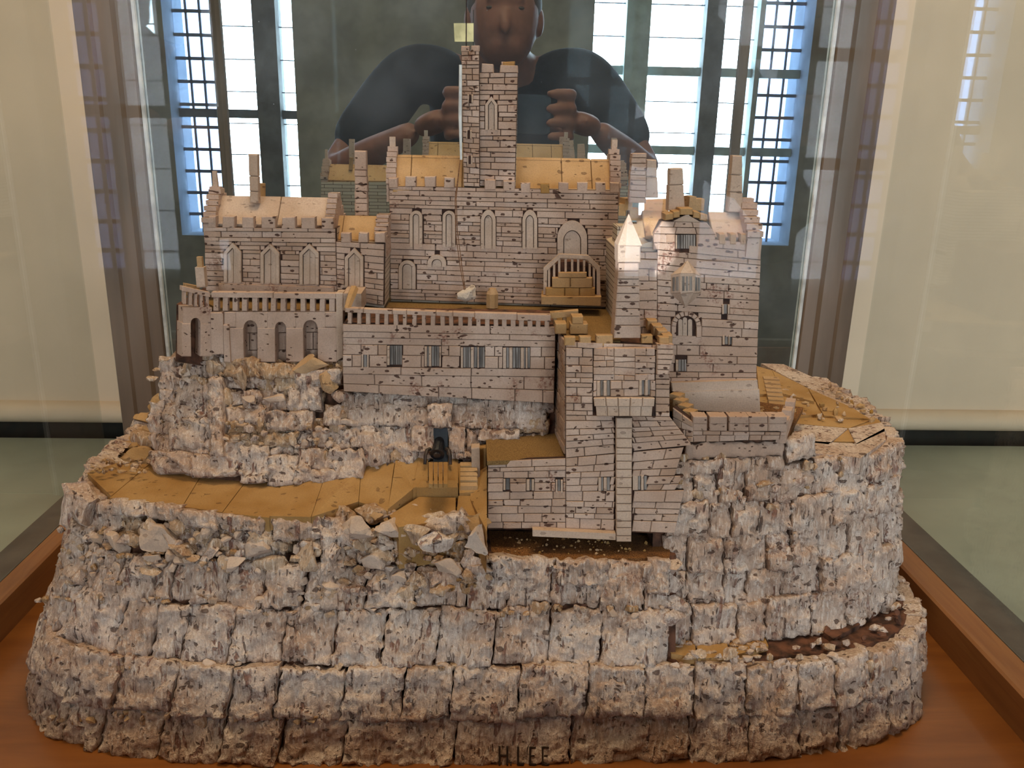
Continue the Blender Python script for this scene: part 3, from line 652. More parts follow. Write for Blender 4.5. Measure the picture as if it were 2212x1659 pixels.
# ---- chapel range (left)
ch = part('chapel_range'); CP = Plane((0.06, 1, 0), (-0.13, 0.612, 0))
cwin = [(485, 522, 524, 610), (564, 604, 526, 612), (648, 689, 526, 614), (746, 785, 535, 619)]
wall(ch, CP, [(440, 491), (724, 494), (728, 640), (444, 628)], 13, (36, 110), [(a, c, b, d, 'tri', 20) for a, b, c, d in cwin[:3]], seed=8)
wall(ch, CP, [(725, 522), (830, 527), (828, 660), (728, 642)], 11, (26, 70), [(746, 535, 785, 619, 'tri', 20)], seed=9)
for (a, b, c, d) in cwin: window_c(ch, CP, a, b, c, d, 'tri', 6.5, 1, rise=20)
stone(ch, CP, [(474, 612), (722, 620), (722, 636), (474, 628)], 0.003, 'sill_course', 'brick', 0.0022)
body(ch, CP, [(440, 492), (724, 495), (727, 652), (443, 640)], 0.044, mat='far'); body(ch, CP, [(724, 523), (829, 528), (827, 668), (727, 655)], 0.044, mat='far')
CPx = PX(float(CP.hit(833, 560)[0]))
for (a, c) in ((450, 466), (481, 506), (523, 548), (565, 594), (609, 637), (651, 680), (695, 720)): merlon(ch, CP, a, 467+(a-450)*0.012, c, 492+(a-450)*0.012)
for (a, c) in ((736, 757), (774, 795), (809, 832)): merlon(ch, CP, a, 503, c, 524)
yr = 0.640; zr2 = float(at(600, 424, yr)[2]); ze2 = float(at(600, 486, 0.620)[2])
for (ua, ub) in ((474, 609), (609, 711)):
    for sgn in (1, -1):
        xa, xb = at(ua+0.6, 440, yr)[0], at(ub-0.6, 440, yr)[0]; yy = yr - sgn*0.020
        slab(ch, 'roof_panel', [(xa, yy, ze2), (xb, yy, ze2), (xb, yr, zr2), (xa, yr, zr2)], 0.003, 'pale' if sgn > 0 else 'top', (0, -sgn, 1))
zr3 = float(at(770, 465, yr)[2]); ze3 = float(at(770, 518, 0.620)[2])
for (ua, ub) in ((728, 745), (745, 817)):
    for sgn in (1, -1):
        xa, xb = at(ua, 490, yr)[0], at(ub-0.6, 490, yr)[0]; yy = yr - sgn*0.020
        slab(ch, 'roof_panel', [(xa, yy, ze3), (xb, yy, ze3), (xb, yr, zr3), (xa, yr, zr3)], 0.003, 'top', (0, -sgn, 1))
for (ua, ub, vt, ze_) in ((450, 474, 405, ze2), (710, 728, 414, ze2), (813, 837, 460, ze3)):
    xa, xb = at(ua, 460, yr-0.01)[0], at(ub, 460, yr-0.01)[0]; gable_steps(ch, None, yr-0.024, yr, ze_, float(at(ua, vt+5, yr)[2]), xa, xb, 6)
mb = MB(); p0 = at(467, 412, yr); mb.box(p0 + np.array([0, 0, -0.002]), (0.0075, 0.007, 0.010)); mb.out('pinnacle', M['brick'], ch)
mb = MB(); mb.box(p0 + np.array([0.0, 0, 0.008]), (0.0036, 0.004, 0.012), taper=0.75); mb.out('pinnacle', M['pale'], ch)
chimney('chapel_chimney', 0.629, [(536, 332), (556, 333), (558, 440), (539, 438)], 3, seed=3, mat='pale', split=0.55, label='tall pale square chimney on the chapel roof')
mb = MB(); mb.tube([at(566, 440, 0.648), at(567, 396, 0.648)], [0.0026, 0.0022], 8); mb.out('peg', M['top'], castle)
chimney('rear_chimney', 0.662, [(765, 325), (790, 326), (795, 490), (767, 490)], 10, seed=4, split=0.30, label='brick chimney between chapel and hall')

# ---- arcaded terrace below the chapel
arc = part('arcade_terrace'); AP = Plane((0.02, 1, 0), (-0.14, 0.585, 0)); A2 = Plane((-0.75, 1, 0), tuple(AP.hit(455, 700)))
def arcade(srf, q0, q1, v_top, v_bot, bays, heads, dep=0.010):
    """wall with open arched bays built pier by pier, arch blocks above"""
    prev = q0
    for (a, c) in bays:
        stone(arc, srf, [(prev, v_top+34), (a, v_top+34), (a+1, v_bot), (prev, v_bot)], dep, 'pier', 'brick', 0.0004); prev = c
    stone(arc, srf, [(prev, v_top+34), (q1, v_top+34), (q1, v_bot), (prev, v_bot)], dep, 'pier', 'brick', 0.0002)
    for (a, c) in bays:                            # lintel blocks cut to a round head
        w = c-a; uc = (a+c)/2; m = 16; O = [(a-m, v_top+34), (a-m, v_top), (c+m, v_top), (c+m, v_top+34)]
        I = [(c, v_top+34)] + [(uc + w/2*math.cos(t), v_top+34 - w*0.55*math.sin(t)) for t in np.linspace(0, math.pi, 9)][1:-1] + [(a, v_top+34)]
        poly(arc, srf, O + I, dep, 'arch_block', 'brick', 0.0)
    e = [q0] + [z for (a, c) in bays for z in (a-16, c+16)] + [q1]
    for i in range(0, len(e), 2):
        if e[i+1]-e[i] > 3: stone(arc, srf, rect(e[i], v_top, e[i+1], v_top+33), dep, 'course_block', 'brick', 0.0003)
arcade(AP, 484, 728, 674, 782, [(526, 556), (594, 618), (655, 686)], 0)
arcade(A2, 393, 458, 664, 770, [(412, 433)], 0)
stone(arc, AP, [(456, 674), (483, 674), (485, 765), (458, 765)], 0.010, 'buttress', 'brick', 0.0015); stone(arc, AP, [(484, 700), (496, 700), (500, 782), (486, 780)], 0.010, 'buttress', 'brick', 0.002)
AB = AP.off(0.010)
wall(arc, AB, [(450, 690), (735, 690), (735, 790), (450, 790)], 3, (60, 110), [], seed=12)
body(arc, AP, [(455, 674), (735, 674), (735, 800), (455, 800)], 0.060, 'terrace_fill', 'core', front=0.016)
body(arc, A2, [(395, 664), (455, 672), (455, 800), (393, 790)], 0.060, 'terrace_fill', 'core', front=0.013)
def balustrade(parent, srf, ua, va, ub, vb, h_rail, h_bal, n, w=0.5, cuts=1, dep=0.005, seed=0, mat='brick'):
    r = np.random.RandomState(seed)
    V = lambda u: lerp(va, vb, (u-ua)/(ub-ua))
    cs = np.linspace(ua, ub, cuts+1); cs[1:-1] += r.uniform(-12, 12, cuts-1)
    for i in range(cuts): j = r.uniform(-0.8, 0.8); stone(parent, srf, [(cs[i]+0.5, V(cs[i])+j), (cs[i+1]-0.5, V(cs[i+1])+j), (cs[i+1]-0.5, V(cs[i+1])+h_rail+j), (cs[i]+0.5, V(cs[i])+h_rail+j)], dep, 'rail', mat, 0.0004)
    p = (ub-ua)/n
    for i in range(n):
        u = ua + p*(i+0.5) + r.uniform(-1, 1); hw_ = p*w/2*r.uniform(0.9, 1.1); sl = r.uniform(-1, 1)
        stone(parent, srf, [(u-hw_, V(u)+h_rail-0.5), (u+hw_, V(u)+h_rail-0.5), (u+hw_+sl, V(u)+h_rail+h_bal), (u-hw_+sl, V(u)+h_rail+h_bal)], dep*0.8, 'baluster', mat, 0)
balustrade(arc, AP, 456, 632, 727, 634, 11, 29, 13, 0.55, 2, seed=2)
balustrade(arc, A2, 393, 618, 455, 632, 10, 28, 5, 0.5, 1, seed=3)
stone(arc, AP, [(726, 632), (741, 632), (741, 772), (728, 780)], 0.010, 'pier', 'pale', 0.001)
mb = MB(); a_ = AP.hit(741, 640); mb.box(a_ + np.array([0.006, 0.014, -0.004]), (0.013, 0.028, 0.012)); mb.out('return_wall', M['pale'], arc)
zc_ = 0.2700; P0 = PZ(zc_)
poly(arc, P0, [(458, 674), (735, 676), (800, 664), (442, 634), (398, 628)], 0.003, 'terrace_floor', 'sand', ymin=0.5905)
b_ = A2.hit(425, 612); mb = MB(); mb.box(b_ + np.array([-0.001, 0.014, 0.002]), (0.006, 0.006, 0.014)); mb.out('finial', M['pale'], arc)
mb = MB(); mb.box(b_ + np.array([-0.001, 0.014, 0.012]), (0.0035, 0.0035, 0.008)); mb.out('finial', M['top'], arc)
balustrade(arc, A2.off(0.03), 400, 612, 432, 618, 6, 18, 3, 0.5, 1, seed=4, mat='top')

# ---- courtyard and the long curtain wall in front of it
ZCY = 0.265; CW = Plane((0.02, 1, 0), (-0.02, 0.563, 0)); cw = part('curtain_wall')
poly(castle, PZ(ZCY-0.0015), [(745, 690), (1190, 698), (1232, 735), (1340, 737), (1352, 660), (1336, 645), (838, 628), (800, 655)], 0.004, 'courtyard_floor', 'sand', label='sand-coated courtyard floor')
bars = [(836, 747, 868, 789, 6, 1), (917, 748, 953, 792, 7, 2), (995, 750, 1047, 795, 10, 3), (1086, 751, 1145, 796, 10, 4), (781, 764, 797, 796, 3, 5)]
def cwall(q, rows, bl, sd, mat='brick'): wall(cw, CW, q, rows, bl, [(a, c, b, d) for a, c, b, d, *_ in bars], seed=sd, mat=mat)
cwall([(740, 700), (1200, 706), (1200, 750), (740, 744)], 3, (110, 260), 21)
cwall([(740, 744), (1200, 750), (1199, 798), (740, 792)], 2, (36, 62), 22)
cwall([(740, 792), (1199, 798), (1198, 815), (740, 808)], 1, (150, 280), 23)
cwall([(740, 808), (1198, 815), (1197, 872), (742, 846)], 2, (55, 130), 24)
for (a, c, b, d, n, s) in bars: barred(cw, CW, a, c, b, d, n, s)
body(cw, CW, [(740, 701), (1200, 707), (1198, 870), (741, 844)], 0.05, 'wall_fill', 'core')
balustrade(cw, CW, 745, 665, 1025, 677, 9, 25, 14, 0.45, 6, seed=5); balustrade(cw, CW, 1025, 676, 1190, 680, 13, 23, 9, 0.55, 2, seed=6)
balustrade(cw, Plane((0.02, 1, 0), (0.05, 0.566, 0)), 1188, 676, 1250, 671, 13, 26, 3, 0.4, 1, seed=7, mat='top')
q = CW.hit(748, 660); mb = MB(); mb.tube([q + np.array([0.0, 0.002, -0.003]), q + np.array([0.002, 0.010, 0.004]), q + np.array([0.003, 0.018, 0.008])], [0.0022, 0.003, 0.003], 6); mb.out('curled_chip', M['top'], cw)
# bollard, cloth lump, stairs
bl = PZ(ZCY).hit(1063, 664); mb = MB()
ring = [(math.cos(math.pi/8+k*math.pi/4), math.sin(math.pi/8+k*math.pi/4)) for k in range(8)]
mb.prism([(bl[0]+0.0047*a, bl[1]+0.0047*b_, ZCY) for a, b_ in ring], [(bl[0]+0.0047*a, bl[1]+0.0047*b_, ZCY+0.0105) for a, b_ in ring]); 
mb.prism([(bl[0]+0.0047*a, bl[1]+0.0047*b_, ZCY+0.0105) for a, b_ in ring], [(bl[0]+0.0028*a, bl[1]+0.0028*b_, ZCY+0.0145) for a, b_ in ring]); mb.out('bollard', M['top'], castle, label='small eight-sided cork bollard standing on the courtyard')
def rock(name, parent, c, r, mat, seed, sub=2, squash=0.5, flat=5, **p):
    bm = bmesh.new(); bmesh.ops.create_icosphere(bm, subdivisions=sub, radius=1.0)
    V = np.array([v.co[:] for v in bm.verts]); Fc = [tuple(v.index for v in f.verts) for f in bm.faces]; bm.free()
    rr = np.random.RandomState(seed)
    for _ in range(flat+4):
        n = rr.normal(size=3); n /= np.linalg.norm(n); k = rr.uniform(0.30, 0.62); d = V @ n; V = V - np.outer(np.maximum(d-k, 0), n)
    V = V*(1 + 0.14*(vn(V*3.0+seed*3.1)-0.5)[:, None]*squash*2) ; a = rr.uniform(0, 6.28)
    V = V*np.array(r); V = V + np.array(c)
    return fix(mesh(name, V, Fc, M[mat], parent, **p))
rock('cloth_lump', castle, at(1003, 638, 0.626), (0.0150, 0.010, 0.0095), 'lump', 3, 3, 1.6, 8, label='crumpled pale lump at the foot of the stay cord')
st = part('double_stair'); SP = Plane((0.085, 1, 0), (0.08, 0.6120, 0))
stone(st, SP, [(1169, 640), (1299, 641), (1298, 660), (1169, 657)], 0.022, 'base_slab', 'top', 0.001)
for (v0, v1, xs) in ((622, 640, (1178, 1220, 1252, 1286)), (600, 622, (1192, 1232, 1280)), (589, 600, (1206, 1268))):
    for i in range(len(xs)-1): stone(st, SP.off(0.002), rect(xs[i]+0.5, v0+0.4, xs[i+1]-0.5, v1-0.4), 0.014, 'step_block', 'path' if v0 > 600 else 'top', 0)
RP = SP.off(0.0055)
poly(st, RP, [(1174, 636), (1174, 579), (1208, 549), (1271, 552), (1296, 577), (1297, 640), (1289, 640), (1289, 583), (1268, 560), (1211, 557), (1182, 584), (1181, 636)], 0.004, 'hand_rail', 'pale')
for (a, t, bq) in ((1186, 580, 630), (1197, 571, 618), (1208, 560, 600), (1222, 558, 592), (1236, 559, 592), (1249, 560, 592), (1262, 561, 594), (1274, 570, 606), (1283, 578, 630)): stone(st, RP, rect(a-2.6, t, a+2.6, bq), 0.004, 'baluster', 'pale', -0.0003)
body(st, SP.off(0.009), [(1176, 655), (1176, 590), (1210, 566), (1268, 566), (1292, 590), (1294, 658)], 0.012, 'stair_core', 'core', front=0)

# ---- gatehouse
gh = part('gatehouse'); GP = Plane((0.05, 1, -0.12), (0.085, 0.527, 0.264)); GP = Plane((0.05, 1, -0.13), (0.085, 0.527, 0.264))
g0, g1, g2 = GP.hit(1222, 740), GP.hit(1222, 986), PY(0.578).hit(1199, 800); GS = Plane(np.cross(g1-g0, g2-g0), g0)
gwin = [(1281, 752, 1416, 900), (1328, 898, 1366, 1170)]
wall(gh, GP, [(1222, 738), (1447, 746), (1447, 900), (1222, 897)], 11, (34, 82), gwin, seed=31)
wall(gh, GP, [(1222, 897), (1447, 900), (1496, 962), (1222, 990)], 6, (40, 90), gwin, seed=32)
lwin = [(1087, 1034, 1101, 1059, 2), (1137, 1035, 1154, 1060, 3), (1200, 1036, 1216, 1065, 3), (1292, 1031, 1318, 1061, 4), (1366, 1026, 1398, 1059, 4)]
lw_ = [(a, b-4, c, d+4) for a, b, c, d, _ in lwin]
for (va, vb, vc, vd, nr, sd) in ((996, 990, 1032, 1033, 3, 33), (1033, 1032, 1061, 1063, 2, 133), (1063, 1061, 1142, 1142, 5, 233)): wall(gh, GP, [(1054, va), (1222, vb), (1222, vc), (1053, vd)], nr, (34, 76), lw_ if nr == 2 else (), seed=sd)
for (va, vb, vc, vd, nr, sd) in ((990, 966, 1028, 1032, 3, 34), (1032, 1028, 1059, 1062, 2, 134), (1062, 1059, 1152, 1142, 5, 234)): wall(gh, GP, [(1222, va), (1478, vb), (1458, vc), (1222, vd)], nr, (34, 76), [gwin[1]] + (lw_ if nr == 2 else []), seed=sd)
for (a, b, c, d, n) in lwin: barred(gh, GP, a, b, c, d, n, a)
wall(gh, GS, [(1200, 712), (1219.5, 737), (1219.5, 982), (1190, 925)], 13, (12, 24), [], seed=35, mat='brick')
body(gh, GP, [(1223, 745), (1447, 752), (1450, 1160), (1223, 1150)], 0.050, 'gatehouse_fill', 'core', front=0.006); body(gh, GP, [(1056, 1002), (1225, 996), (1225, 1150), (1052, 1150)], 0.044, 'annex_fill', 'core', front=0.006)
poly(gh, PZ(0.1865), [(1052, 996), (1222, 990), (1198, 936), (1050, 950)], 0.003, 'annex_roof', 'sand', label='flat sand-coated annex roof')
# bowed oriel with windows, corbel, pilaster
class Bow:
    """upright bowed front: a circle arc in plan standing proud of the gatehouse wall"""
    def __init__(s, u0, u1, bulge): 
        a, c = GP.hit(u0, 820), GP.hit(u1, 820); w = (c[0]-a[0])/2; s.xc = (a[0]+c[0])/2; s.w = w; s.b = bulge; s.k = 0.05
    def hit(s, u, v):
        P = GP.hit(u, v)
        for _ in range(6):
            x = P[..., 0]; q = np.clip((x-s.xc)/s.w, -1, 1); d = s.b*(1-q**2)
            dr = rays(u, v); n = GP.n; t = (GP.c - d - n @ CAM)/(dr @ n); P = CAM + dr*t[..., None]
        return P
    def nrm(s, P):
        q = np.clip((P[..., 0]-s.xc)/s.w, -1, 1); N = np.stack([q*2*s.b/s.w, -np.ones_like(q), 0*q], -1); return N/np.linalg.norm(N, axis=-1, keepdims=True)
BW = Bow(1279, 1418, 0.0065)
bw = [(1289, 823, 1318, 856), (1380, 820, 1406, 854)]
for (v0, v1, rws, cols, sd) in ((752, 822, 5, (1281, 1326, 1372, 1416), 40), (822, 857, 2, (1281, 1289, 1318, 1380, 1406, 1416), 41)):
    for i in range(len(cols)-1):
        if (cols[i], cols[i+1]) in ((1289, 1318), (1380, 1406)): continue
        wall(gh, BW, [(cols[i], v0), (cols[i+1], v0), (cols[i+1], v1), (cols[i], v1)], rws, (30, 80), [], seed=sd+i, glue=False)
for (a, b, c, d) in bw:
    for j in range(4): w = (c-a)/4; stone(gh, BW, rect(a+j*w+0.4, b, a+(j+1)*w-0.4, d), 0.004, 'window_strip', 'slot' if j % 2 else 'pale', -0.0008 if j % 2 else 0.0004)
cs = np.linspace(1284, 1412, 6)
for i in range(5):
    for (v0, v1) in ((858, 876), (876, 898)):
        k = 4 if v0 > 860 else 0; f = lambda u: lerp(u, 1348, k/70.0)
        stone(gh, BW, [(f(cs[i])+0.2, v0), (f(cs[i+1])-0.2, v0), (f(cs[i+1])-0.2-(cs[i+1]-1348)*0.03, v1), (f(cs[i])+0.2-(cs[i]-1348)*0.03, v1)], 0.006, 'corbel_block', 'pale', 0.0022 if v0 < 870 else 0.0014)
mbp = MB(); Pb = BW.hit(np.linspace(1281, 1416, 9), np.full(9, 753.0)); Pc = BW.hit(np.linspace(1281, 1416, 9), np.full(9, 896.0)); off = np.array([0, 0.0042, 0])
mbp.prism(list(Pb+off) + [Pb[-1]+np.array([0, 0.012, 0]), Pb[0]+np.array([0, 0.012, 0])], list(Pc+off) + [Pc[-1]+np.array([0, 0.012, 0]), Pc[0]+np.array([0, 0.012, 0])]); mbp.out('glue_bed', M['joint'], gh)
pil = np.cumsum(np.concatenate([[900], RNG.uniform(12, 24, 15)])); pil = 900 + (pil-900)*(1166-900)/(pil[-1]-900)
for i in range(15): t = (pil[i]-900)/266; stone(gh, GP, [(1329+0.5, pil[i]+0.5), (1364-2*t, pil[i]+0.5), (1364-2*t, pil[i+1]-0.5), (1329.5+t, pil[i+1]-0.5)], 0.006, 'pilaster_block', 'pale', 0.0042)
# round corner buttress on the right
for i in range(6):
    v0 = 742+i*11; w = 1-0.10*max(0, i-2); stone(gh, GP, [(1418, v0), (1418+36*w, v0+1), (1418+34*w, v0+10.5), (1418, v0+10)], 0.006, 'buttress_block', 'brick', 0.0035)
for (a, c, v0, v1) in ((1219, 1243, 728, 747), (1252, 1277, 727, 748), (1288, 1324, 724, 748), (1386, 1410, 724, 742), (1424, 1446, 728, 744)):
    P = GP.hit([a, c, c, a], [v0, v0, v1, v1]); V, Fc = block3(P, GP.nrm(P)[0], 0.009, 0, 0.0006); fix(mesh('merlon', V, Fc, M['top'], gh))
GB = PY(0.551)
for (a, c, v0, v1) in ((1200, 1224, 699, 722), (1232, 1270, 700, 722), (1236, 1260, 684, 700)):
    P = GB.hit([a, c, c, a], [v0, v0, v1, v1]); V, Fc = block3(P, (0, -1, 0), 0.010, 0, 0.0006); fix(mesh('merlon', V, Fc, M['top'], gh))
for i, (u, v, y) in enumerate(((1398, 688, 0.566), (1408, 700, 0.558), (1420, 712, 0.550), (1430, 722, 0.543), (1441, 732, 0.537))):
    P = PY(y).hit([u-9, u+12, u+12, u-9], [v-8, v-8, v+14, v+14]); V, Fc = block3(P, (0, -1, 0), 0.010, 0, 0.0006); fix(mesh('merlon', V, Fc, M['top'], gh))
# tall tapering pillar with a pyramid cap
pl = part('tapered_pillar', label='tapering brick pillar with a pointed cap on the gatehouse front'); PPn = PY(0.5290); cuts = [568, 586, 603, 618, 634, 652, 667, 683, 703, 731]
for i in range(len(cuts)-1):
    t0, t1 = (cuts[i]-568)/163, (cuts[i+1]-568)/163; la, lb, ra, rb = lerp(1337, 1326, t0), lerp(1337, 1326, t1), lerp(1380, 1384, t0), lerp(1380, 1384, t1)
    P = PPn.hit([la, ra, rb, lb], [cuts[i]+0.5, cuts[i]+0.5, cuts[i+1]-0.5, cuts[i+1]-0.5]); V, Fc = block3(P, (0, -1, 0), 0.0145, RNG.uniform(-0.0003, 0.0003), 0.0006); fix(mesh('block', V, Fc, M['brick'], pl))
P = PPn.hit([1335, 1384, 1384, 1335], [530, 532, 567, 567]); V, Fc = block3(P, (0, -1, 0), 0.0148, 0, 0.0006); fix(mesh('block', V, Fc, M['pale'], pl))
a0 = PPn.hit([1335, 1387], [530, 532]); tip = PPn.hit(1362, 464); tip[1] += 0.007
mb = MB(); z0 = a0[0][2]; base = [(a0[0][0], 0.529, z0), (a0[1][0], 0.529, z0), (a0[1][0], 0.5435, z0), (a0[0][0], 0.5435, z0)]; mb.add(base+[tuple(tip)], [(0, 1, 4), (1, 2, 4), (2, 3, 4), (3, 0, 4), (3, 2, 1, 0)]); mb.out('cap', M['pale'], pl)

# ---- keep (right)
kp = part('keep'); KP = Plane((0.0, 1, -0.04), (0.15, 0.565, 0.27))
kw = [(1459, 507, 1504, 538), (1462, 596, 1502, 630), (1451, 672, 1514, 729, 'r', 32), (1559, 653, 1576, 683), (1560, 719, 1581, 749), (1459, 773, 1483, 807)]
wall(kp, KP, [(1340, 545), (1420, 545), (1420, 790), (1335, 790)], 12, (34, 70), [], seed=51)
wall(kp, KP, [(1420, 505), (1645, 527), (1634, 838), (1420, 838)], 19, (46, 130), kw, seed=52)
stone(kp, KP, [(1448, 824), (1633, 818), (1635, 838), (1450, 843)], 0.006, 'plinth_course', 'pale', 0.0035); stone(kp, KP, [(1455, 843), (1637, 838), (1639, 891), (1470, 882)], 0.006, 'plinth_course', 'pale', 0.004)
body(kp, KP, [(1340, 545), (1420, 520), (1645, 528), (1636, 900), (1340, 850)], 0.075, 'keep_fill', 'far')
# gabled dormer front
wall(kp, KP, [(1432, 478), (1527, 480), (1548, 507), (1412, 505)], 2, (36, 60), [], seed=53, glue=False); wall(kp, KP, [(1412, 505), (1546, 507), (1546, 540), (1412, 540)], 2, (40, 60), [kw[0]], seed=54, glue=False)
poly(kp, KP, [(1454, 478), (1484, 463), (1514, 480)], 0.006, 'gable_stone', 'pale')
body(kp, KP, [(1414, 540), (1414, 505), (1434, 480), (1484, 464), (1526, 482), (1547, 507), (1547, 540)], 0.030, 'dormer_body', 'joint', front=0.003)
for (a, c, v, dv) in ((1436, 1454, 462, -4), (1454, 1468, 457, -3), (1468, 1496, 450, 0), (1497, 1511, 456, 3), (1511, 1528, 461, 5)): 
    P = KP.hit([a, c, c, a], [v, v+dv*0.6, v+14+dv*0.6, v+14]); V, Fc = block3(P, (0, -1, 0), 0.012, 0.001, 0.0006); fix(mesh('coping_block', V, Fc, M['top'], kp))
barred(kp, KP, 1459, 507, 1503, 538, 8, 9)
KR = 0.592; kz = float(at(1560, 457, KR)[2]); kze = float(at(1560, 512, 0.572)[2])
for (ua, ub) in ((1385, 1432), (1528, 1602)):
    for sg in (1, -1):
        xa, xb = at(ua, 480, KR)[0], at(ub, 480, KR)[0]; yy = KR - sg*0.020; slab(kp, 'roof_panel', [(xa, yy, kze), (xb, yy, kze), (xb, KR, kz), (xa, KR, kz)], 0.003, 'pale' if ua > 1500 else 'top', (0, -sg, 1))
xa, xb = at(1602, 480, KR-0.01)[0], at(1634, 470, KR-0.01)[0]; gable_steps(kp, None, KR-0.027, KR, kze, float(at(1615, 440, KR)[2]), xa, xb, 5)
mb = MB(); mb.box(((xa+xb)/2, KR, float(at(1612, 437, KR)[2])), (0.008, 0.008, 0.006)); mb.out('pinnacle', M['brick'], kp)
for (a, c) in ((1553, 1567), (1577, 1590), (1600, 1612), (1622, 1645)): 
    P = KP.hit([a, c, c, a], [505, 505, 528, 528]); V, Fc = block3(P, (0, -1, 0), 0.008, 0.0005, 0.0006); fix(mesh('merlon', V, Fc, M['top' if c < 1620 else 'brick'], kp))
# rear roof flats behind the dormer
slab(kp, 'roof_flat', [tuple(at(1390, 460, 0.60)), tuple(at(1445, 456, 0.60)), tuple(at(1440, 428, 0.630)), tuple(at(1392, 430, 0.630))], 0.004, 'top', (0, 0, 1))
for (u, v, w) in ((1352, 440, 9), (1345, 452, 8), (1367, 462, 10), (1384, 478, 9), (1370, 494, 10), (1390, 500, 9), (1505, 441, 13), (1490, 436, 8)): 
    p = at(u, v, 0.600); mb = MB(); mb.box(p, (w*0.00062, 0.010, 0.008), RNG.uniform(-0.3, 0.3)); mb.out('loose_block', M['top'], kp)
MB().box((float(at(1365, 500, 0.605)[0]), 0.612, 0.315), (0.022, 0.022, 0.030)).out('rear_body', M['far'], kp)
# oriel
OR = KP.off(-0.006)
def prism_px(name, parent, srf, O, dep, mat): return poly(parent, srf, O, dep, name, mat)
oc = [(1449, 594), (1470, 590), (1498, 590), (1515, 596)]
for i in range(3):
    (a, va), (c, vc) = oc[i], oc[i+1]; s0 = KP if i == 0 else OR; s1 = KP if i == 2 else OR
    A, B_, C_, D_ = s0.hit(a, va), s1.hit(c, vc), s1.hit(c, 632), s0.hit(a, 634)
    n = np.cross(B_-A, D_-A); n /= np.linalg.norm(n); n = n if n[1] < 0 else -n
    V, Fc = block3([A, B_, C_, D_], n, 0.003, 0, 0.0004); fix(mesh('oriel_face', V, Fc, M['pale'], kp))
    for (ta, tb) in ((0.2, 0.42), (0.55, 0.80)) if i != 1 else ((0.12, 0.3), (0.42, 0.58), (0.68, 0.88)):
        q_ = [lerp(lerp(A, B_, ta), lerp(D_, C_, ta), 0.15), lerp(lerp(A, B_, tb), lerp(D_, C_, tb), 0.15), lerp(lerp(A, B_, tb), lerp(D_, C_, tb), 0.88), lerp(lerp(A, B_, ta), lerp(D_, C_, ta), 0.88)]
        V, Fc = block3(q_, n, 0.0006, 0.0004, 0.0002); fix(mesh('window_slit', V, Fc, M['slot'], kp))
    tipc = KP.hit(1485, 562); E, G = s0.hit(a, va), s1.hit(c, vc); mb = MB(); mb.add([E, G, tipc, tipc+np.array([0, 0.006, 0]), E+np.array([0, 0.006, 0]), G+np.array([0, 0.006, 0])], [(0, 1, 2), (0, 2, 3, 4), (1, 5, 3, 2), (4, 3, 5), (0, 4, 5, 1)]); mb.out('oriel_roof', M['pale'], kp)
    bt = KP.hit(1481, 664); A, B_ = s0.hit(a, 634), s1.hit(c, 633); mb = MB(); mb.add([A, B_, bt, bt+np.array([0, 0.006, 0]), A+np.array([0, 0.006, 0]), B_+np.array([0, 0.006, 0])], [(0, 2, 1), (0, 4, 3, 2), (1, 2, 3, 5), (4, 5, 3), (0, 1, 5, 4)]); mb.out('oriel_corbel', M['pale'], kp)
# arched door with ring stones
for i in range(9):
    a0_, a1_ = math.pi*i/9, math.pi*(i+1)/9; uc, vc, ro, ri = 1482, 704, 32, 22
    q_ = [(uc-ro*math.cos(a0_+0.02), vc-ro*math.sin(a0_+0.02)), (uc-ro*math.cos(a1_-0.02), vc-ro*math.sin(a1_-0.02)), (uc-ri*math.cos(a1_-0.02), vc-ri*math.sin(a1_-0.02)), (uc-ri*math.cos(a0_+0.02), vc-ri*math.sin(a0_+0.02))]
    stone(kp, KP, q_, 0.005, 'arch_stone', 'brick', 0.0012)
stone(kp, KP, rect(1450, 704, 1460, 729), 0.005, 'arch_stone', 'brick', 0.001); stone(kp, KP, rect(1504, 704, 1515, 729), 0.005, 'arch_stone', 'brick', 0.001)
poly(kp, KP, arch(1460, 1504, 682, 728, 'round'), 0.004, 'door_recess', 'joint', -0.003)
for a in (1466, 1476, 1487): poly(kp, KP, arch(a, a+9, 690-(4 if a == 1476 else 0), 727, 'round'), 0.004, 'door_strip', 'pale', -0.0012)
for (a, b, c, d) in kw[3:]: barred(kp, KP, a, b+4, c, d-4, 4 if c-a > 20 else 3, a)
chimney('keep_chimney', 0.585, [(1366, 331), (1397, 331), (1395, 440), (1360, 438)], 9, seed=21, label='tall tapering brick chimney at the left end of the keep roof')
chimney('keep_chimney', 0.590, [(1397, 344), (1418, 345), (1422, 428), (1394, 428)], 2, seed=22, mat='pale', label='plain squat chimney just behind the tall brick one')
chimney('keep_chimney', 0.578, [(1447, 364), (1475, 363), (1480, 455), (1444, 456)], 2, seed=23, mat='pale', split=0.36, label='twin-fluted chimney above the dormer gable')
chimney('keep_chimney', 0.586, [(1583, 335), (1604, 336), (1604, 460), (1573, 458)], 3, seed=24, mat='pale', label='tall leaning chimney near the right gable')

